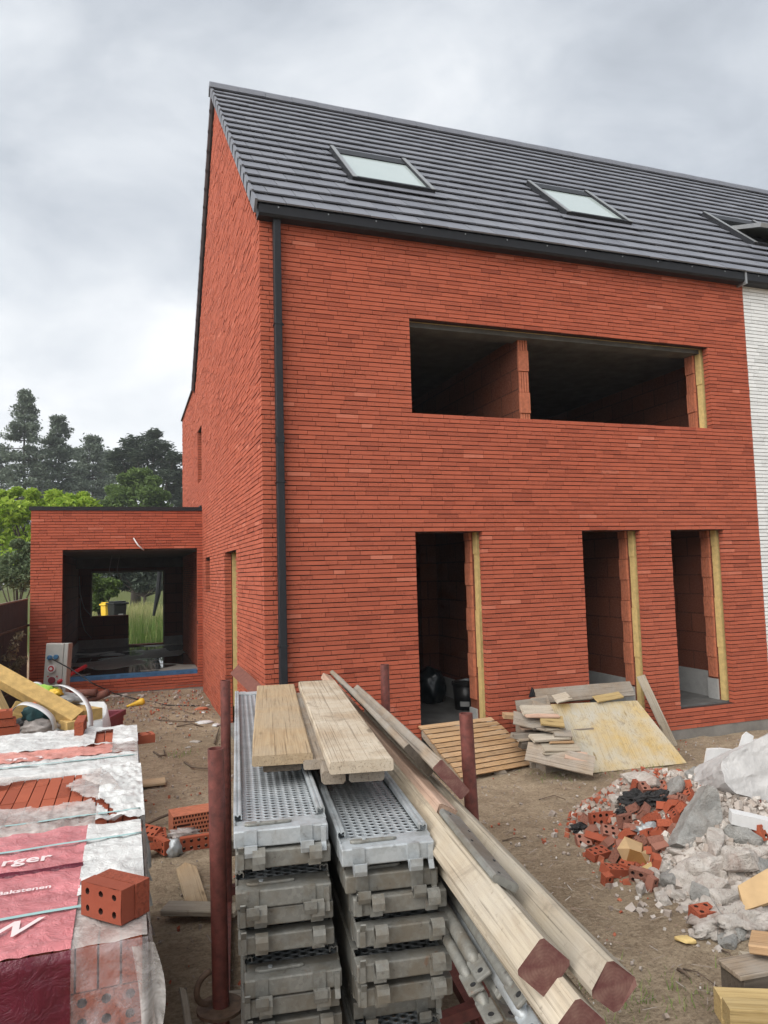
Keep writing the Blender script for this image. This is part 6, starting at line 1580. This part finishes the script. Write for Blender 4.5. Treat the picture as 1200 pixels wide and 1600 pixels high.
# pallet corner bottom right
t = thing('broken_pallet', 'dark corner of a wooden pallet at the lower right edge', 'pallet', M=frame(PD(1150, 1575, 3.12), R_(96)))
t.location.z = terrain(t.location.x, t.location.y); zb = PD(1150, 1562, 3.12).z - t.location.z
def pb_(name, x0, x1, y0, y1, z0, z1, mat): m = MB(); m.box(x0, x1, y0, y1, z0, z1); bevel(m.build(name, mat, t), .004)
pb_('bottom_board', -.02, .9, -.06, .06, zb - .035, zb - .012, M_WOODO)
pb_('block', -.01, .16, -.075, .075, zb - .010, zb + .115, M_WOODK); pb_('block', .55, .7, -.075, .075, zb - .01, zb + .115, M_WOODK)
pb_('block', -.01, .16, -.07, .07, 0, zb - .036, M_WOODK)
pb_('deck_board', -.03, .9, -.08, .07, zb + .117, zb + .138, M_WOODD)
plank('orange_board', 'thick orange-brown board end lying on the dark pallet corner', 'board', PD(1172, 1464, 3.25), PD(1290, 1478, 3.1), .16, .04, M_WOODO)
plank('grey_board', 'speckled grey plank end on the pallet corner under the orange board', 'board', PD(1166, 1497, 3.30), PD(1290, 1512, 3.3), .14, .03, M_WOODW)
for i in range(2):
    p = PD(1120 + 14 * i, 1550 + 17 * i, 3.0 - .09 * i); plank('yellow_timber', ['rear', 'front'][i] + ' of two yellow sawn timbers lying below the pallet corner', 'timber', p, p + Vector((.9, -.42, -.02)) * .9, .085, .10 - .02 * i, M_WOODY, group='two yellow timbers', ch=.003)

# ------------------------------------------------------------------ the air between here and the far trees
hb = MB(); hb.box(-60, 60, -30, 110, -4.5, 24); hz_o = hb.build('haze', None)
mh = bpy.data.materials.new('thin_haze'); mh.use_nodes = True; nt = mh.node_tree; nt.nodes.clear()
ov = nt.nodes.new('ShaderNodeOutputMaterial'); pv = nt.nodes.new('ShaderNodeVolumePrincipled'); pv.inputs['Color'].default_value = (.86, .90, .94, 1); pv.inputs['Density'].default_value = .0010; pv.inputs['Anisotropy'].default_value = .2
nt.links.new(pv.outputs[0], ov.inputs['Volume']); hz_o.data.materials.clear(); hz_o.data.materials.append(mh)
tag(hz_o, 'thin pale haze in the air over the whole site', 'haze', kind='stuff')
SUN_E, SKY_E, EXPO = 1.5, .38, 1.7

# ------------------------------------------------------------------ camera, light, sky
cam = bpy.data.cameras.new('camera'); co = bpy.data.objects.new('camera', cam); COL.objects.link(co)
co.matrix_world = Matrix.Translation(C) @ Matrix((CR, CU, -CF)).transposed().to_4x4()
cam.sensor_fit = 'VERTICAL'; cam.sensor_height = 36; cam.lens = FPX / 1600 * 36; cam.clip_start = .05; cam.clip_end = 1500
sc.camera = co
SUN = Vector((-.86, -.43, .85)).normalized()
l = bpy.data.lights.new('sun', 'SUN'); l.energy = SUN_E; l.angle = R_(70); l.color = (1.0, .965, .92); lo_ = bpy.data.objects.new('sun', l); COL.objects.link(lo_)
lo_.rotation_euler = SUN.to_track_quat('Z', 'Y').to_euler(); lo_.location = (0, 0, 30)
w = bpy.data.worlds.new('World'); sc.world = w; w.use_nodes = True; n = w.node_tree.nodes; k = w.node_tree.links; n.clear()
def wn(t, **kw):
    x = n.new(t)
    for a, v in kw.items(): setattr(x, a, v)
    return x
out = wn('ShaderNodeOutputWorld'); bg1 = wn('ShaderNodeBackground'); bg2 = wn('ShaderNodeBackground'); mx = wn('ShaderNodeMixShader')
sky = wn('ShaderNodeTexSky', sky_type='NISHITA'); sky.sun_disc = False; sky.sun_elevation = math.asin(SUN.z); sky.sun_rotation = math.atan2(SUN.x, SUN.y)
k.new(sky.outputs[0], bg1.inputs[0]); bg1.inputs[1].default_value = .08
tc = wn('ShaderNodeTexCoord'); mp = wn('ShaderNodeMapping'); mp.inputs['Scale'].default_value = (1, 1, 1.7); mp.inputs['Location'].default_value = (.35, .1, .2)
k.new(tc.outputs['Generated'], mp.inputs[0])
def wnoise(sc_, det, rough, dist):
    x = wn('ShaderNodeTexNoise'); x.inputs['Scale'].default_value = sc_; x.inputs['Detail'].default_value = det; x.inputs['Roughness'].default_value = rough; x.inputs['Distortion'].default_value = dist
    k.new(mp.outputs[0], x.inputs['Vector']); return x.outputs['Fac']
def wm(op, a, b_, c_=None):
    x = wn('ShaderNodeMath', operation=op)
    for i, v in enumerate((a, b_, c_)):
        if v is None: continue
        if hasattr(v, 'is_output'): k.new(v, x.inputs[i])
        else: x.inputs[i].default_value = v
    return x.outputs[0]
n1 = wnoise(1.5, 5, .5, .25); n2 = wnoise(4.2, 6, .55, .35)
cl = wm('ADD', wm('MULTIPLY', n1, .58), wm('MULTIPLY', n2, .42))
sep = wn('ShaderNodeSeparateXYZ'); k.new(tc.outputs['Generated'], sep.inputs[0])
# overcast deck: a little brighter low on the left where the cloud is thinner
hz = wm('MULTIPLY', wm('SUBTRACT', 1.0, wm('MINIMUM', wm('MULTIPLY', wm('ABSOLUTE', sep.outputs[2], 0), 2.0), 1.0)), .105)
lf = wm('MULTIPLY', wm('SUBTRACT', .3, sep.outputs[0]), .03)
fac = wm('ADD', cl, wm('ADD', hz, lf))
cr = wn('ShaderNodeValToRGB'); e = cr.color_ramp.elements
stops = [(.37, (.36, .39, .43)), (.485, (.50, .535, .58)), (.60, (.66, .69, .725)), (.71, (.86, .87, .885))]
while len(e) < len(stops): e.new(.5)
for el, (p, c) in zip(e, stops): el.position = p; el.color = (*c, 1)
k.new(fac, cr.inputs[0]); k.new(cr.outputs[0], bg2.inputs[0]); bg2.inputs[1].default_value = SKY_E
mx.inputs[0].default_value = .95; k.new(bg1.outputs[0], mx.inputs[1]); k.new(bg2.outputs[0], mx.inputs[2]); k.new(mx.outputs[0], out.inputs[0])
vs_ = sc.view_settings; sc.display_settings.display_device = 'sRGB'; vs_.view_transform = 'Standard'; vs_.look = 'None'; vs_.exposure = EXPO; vs_.gamma = 1
sc.render.engine = 'CYCLES'; cy = sc.cycles; cy.max_bounces = 8; cy.diffuse_bounces = 4; cy.transparent_max_bounces = 16; cy.use_denoising = True; cy.sample_clamp_indirect = 6
cy.use_adaptive_sampling = True; cy.adaptive_threshold = .015
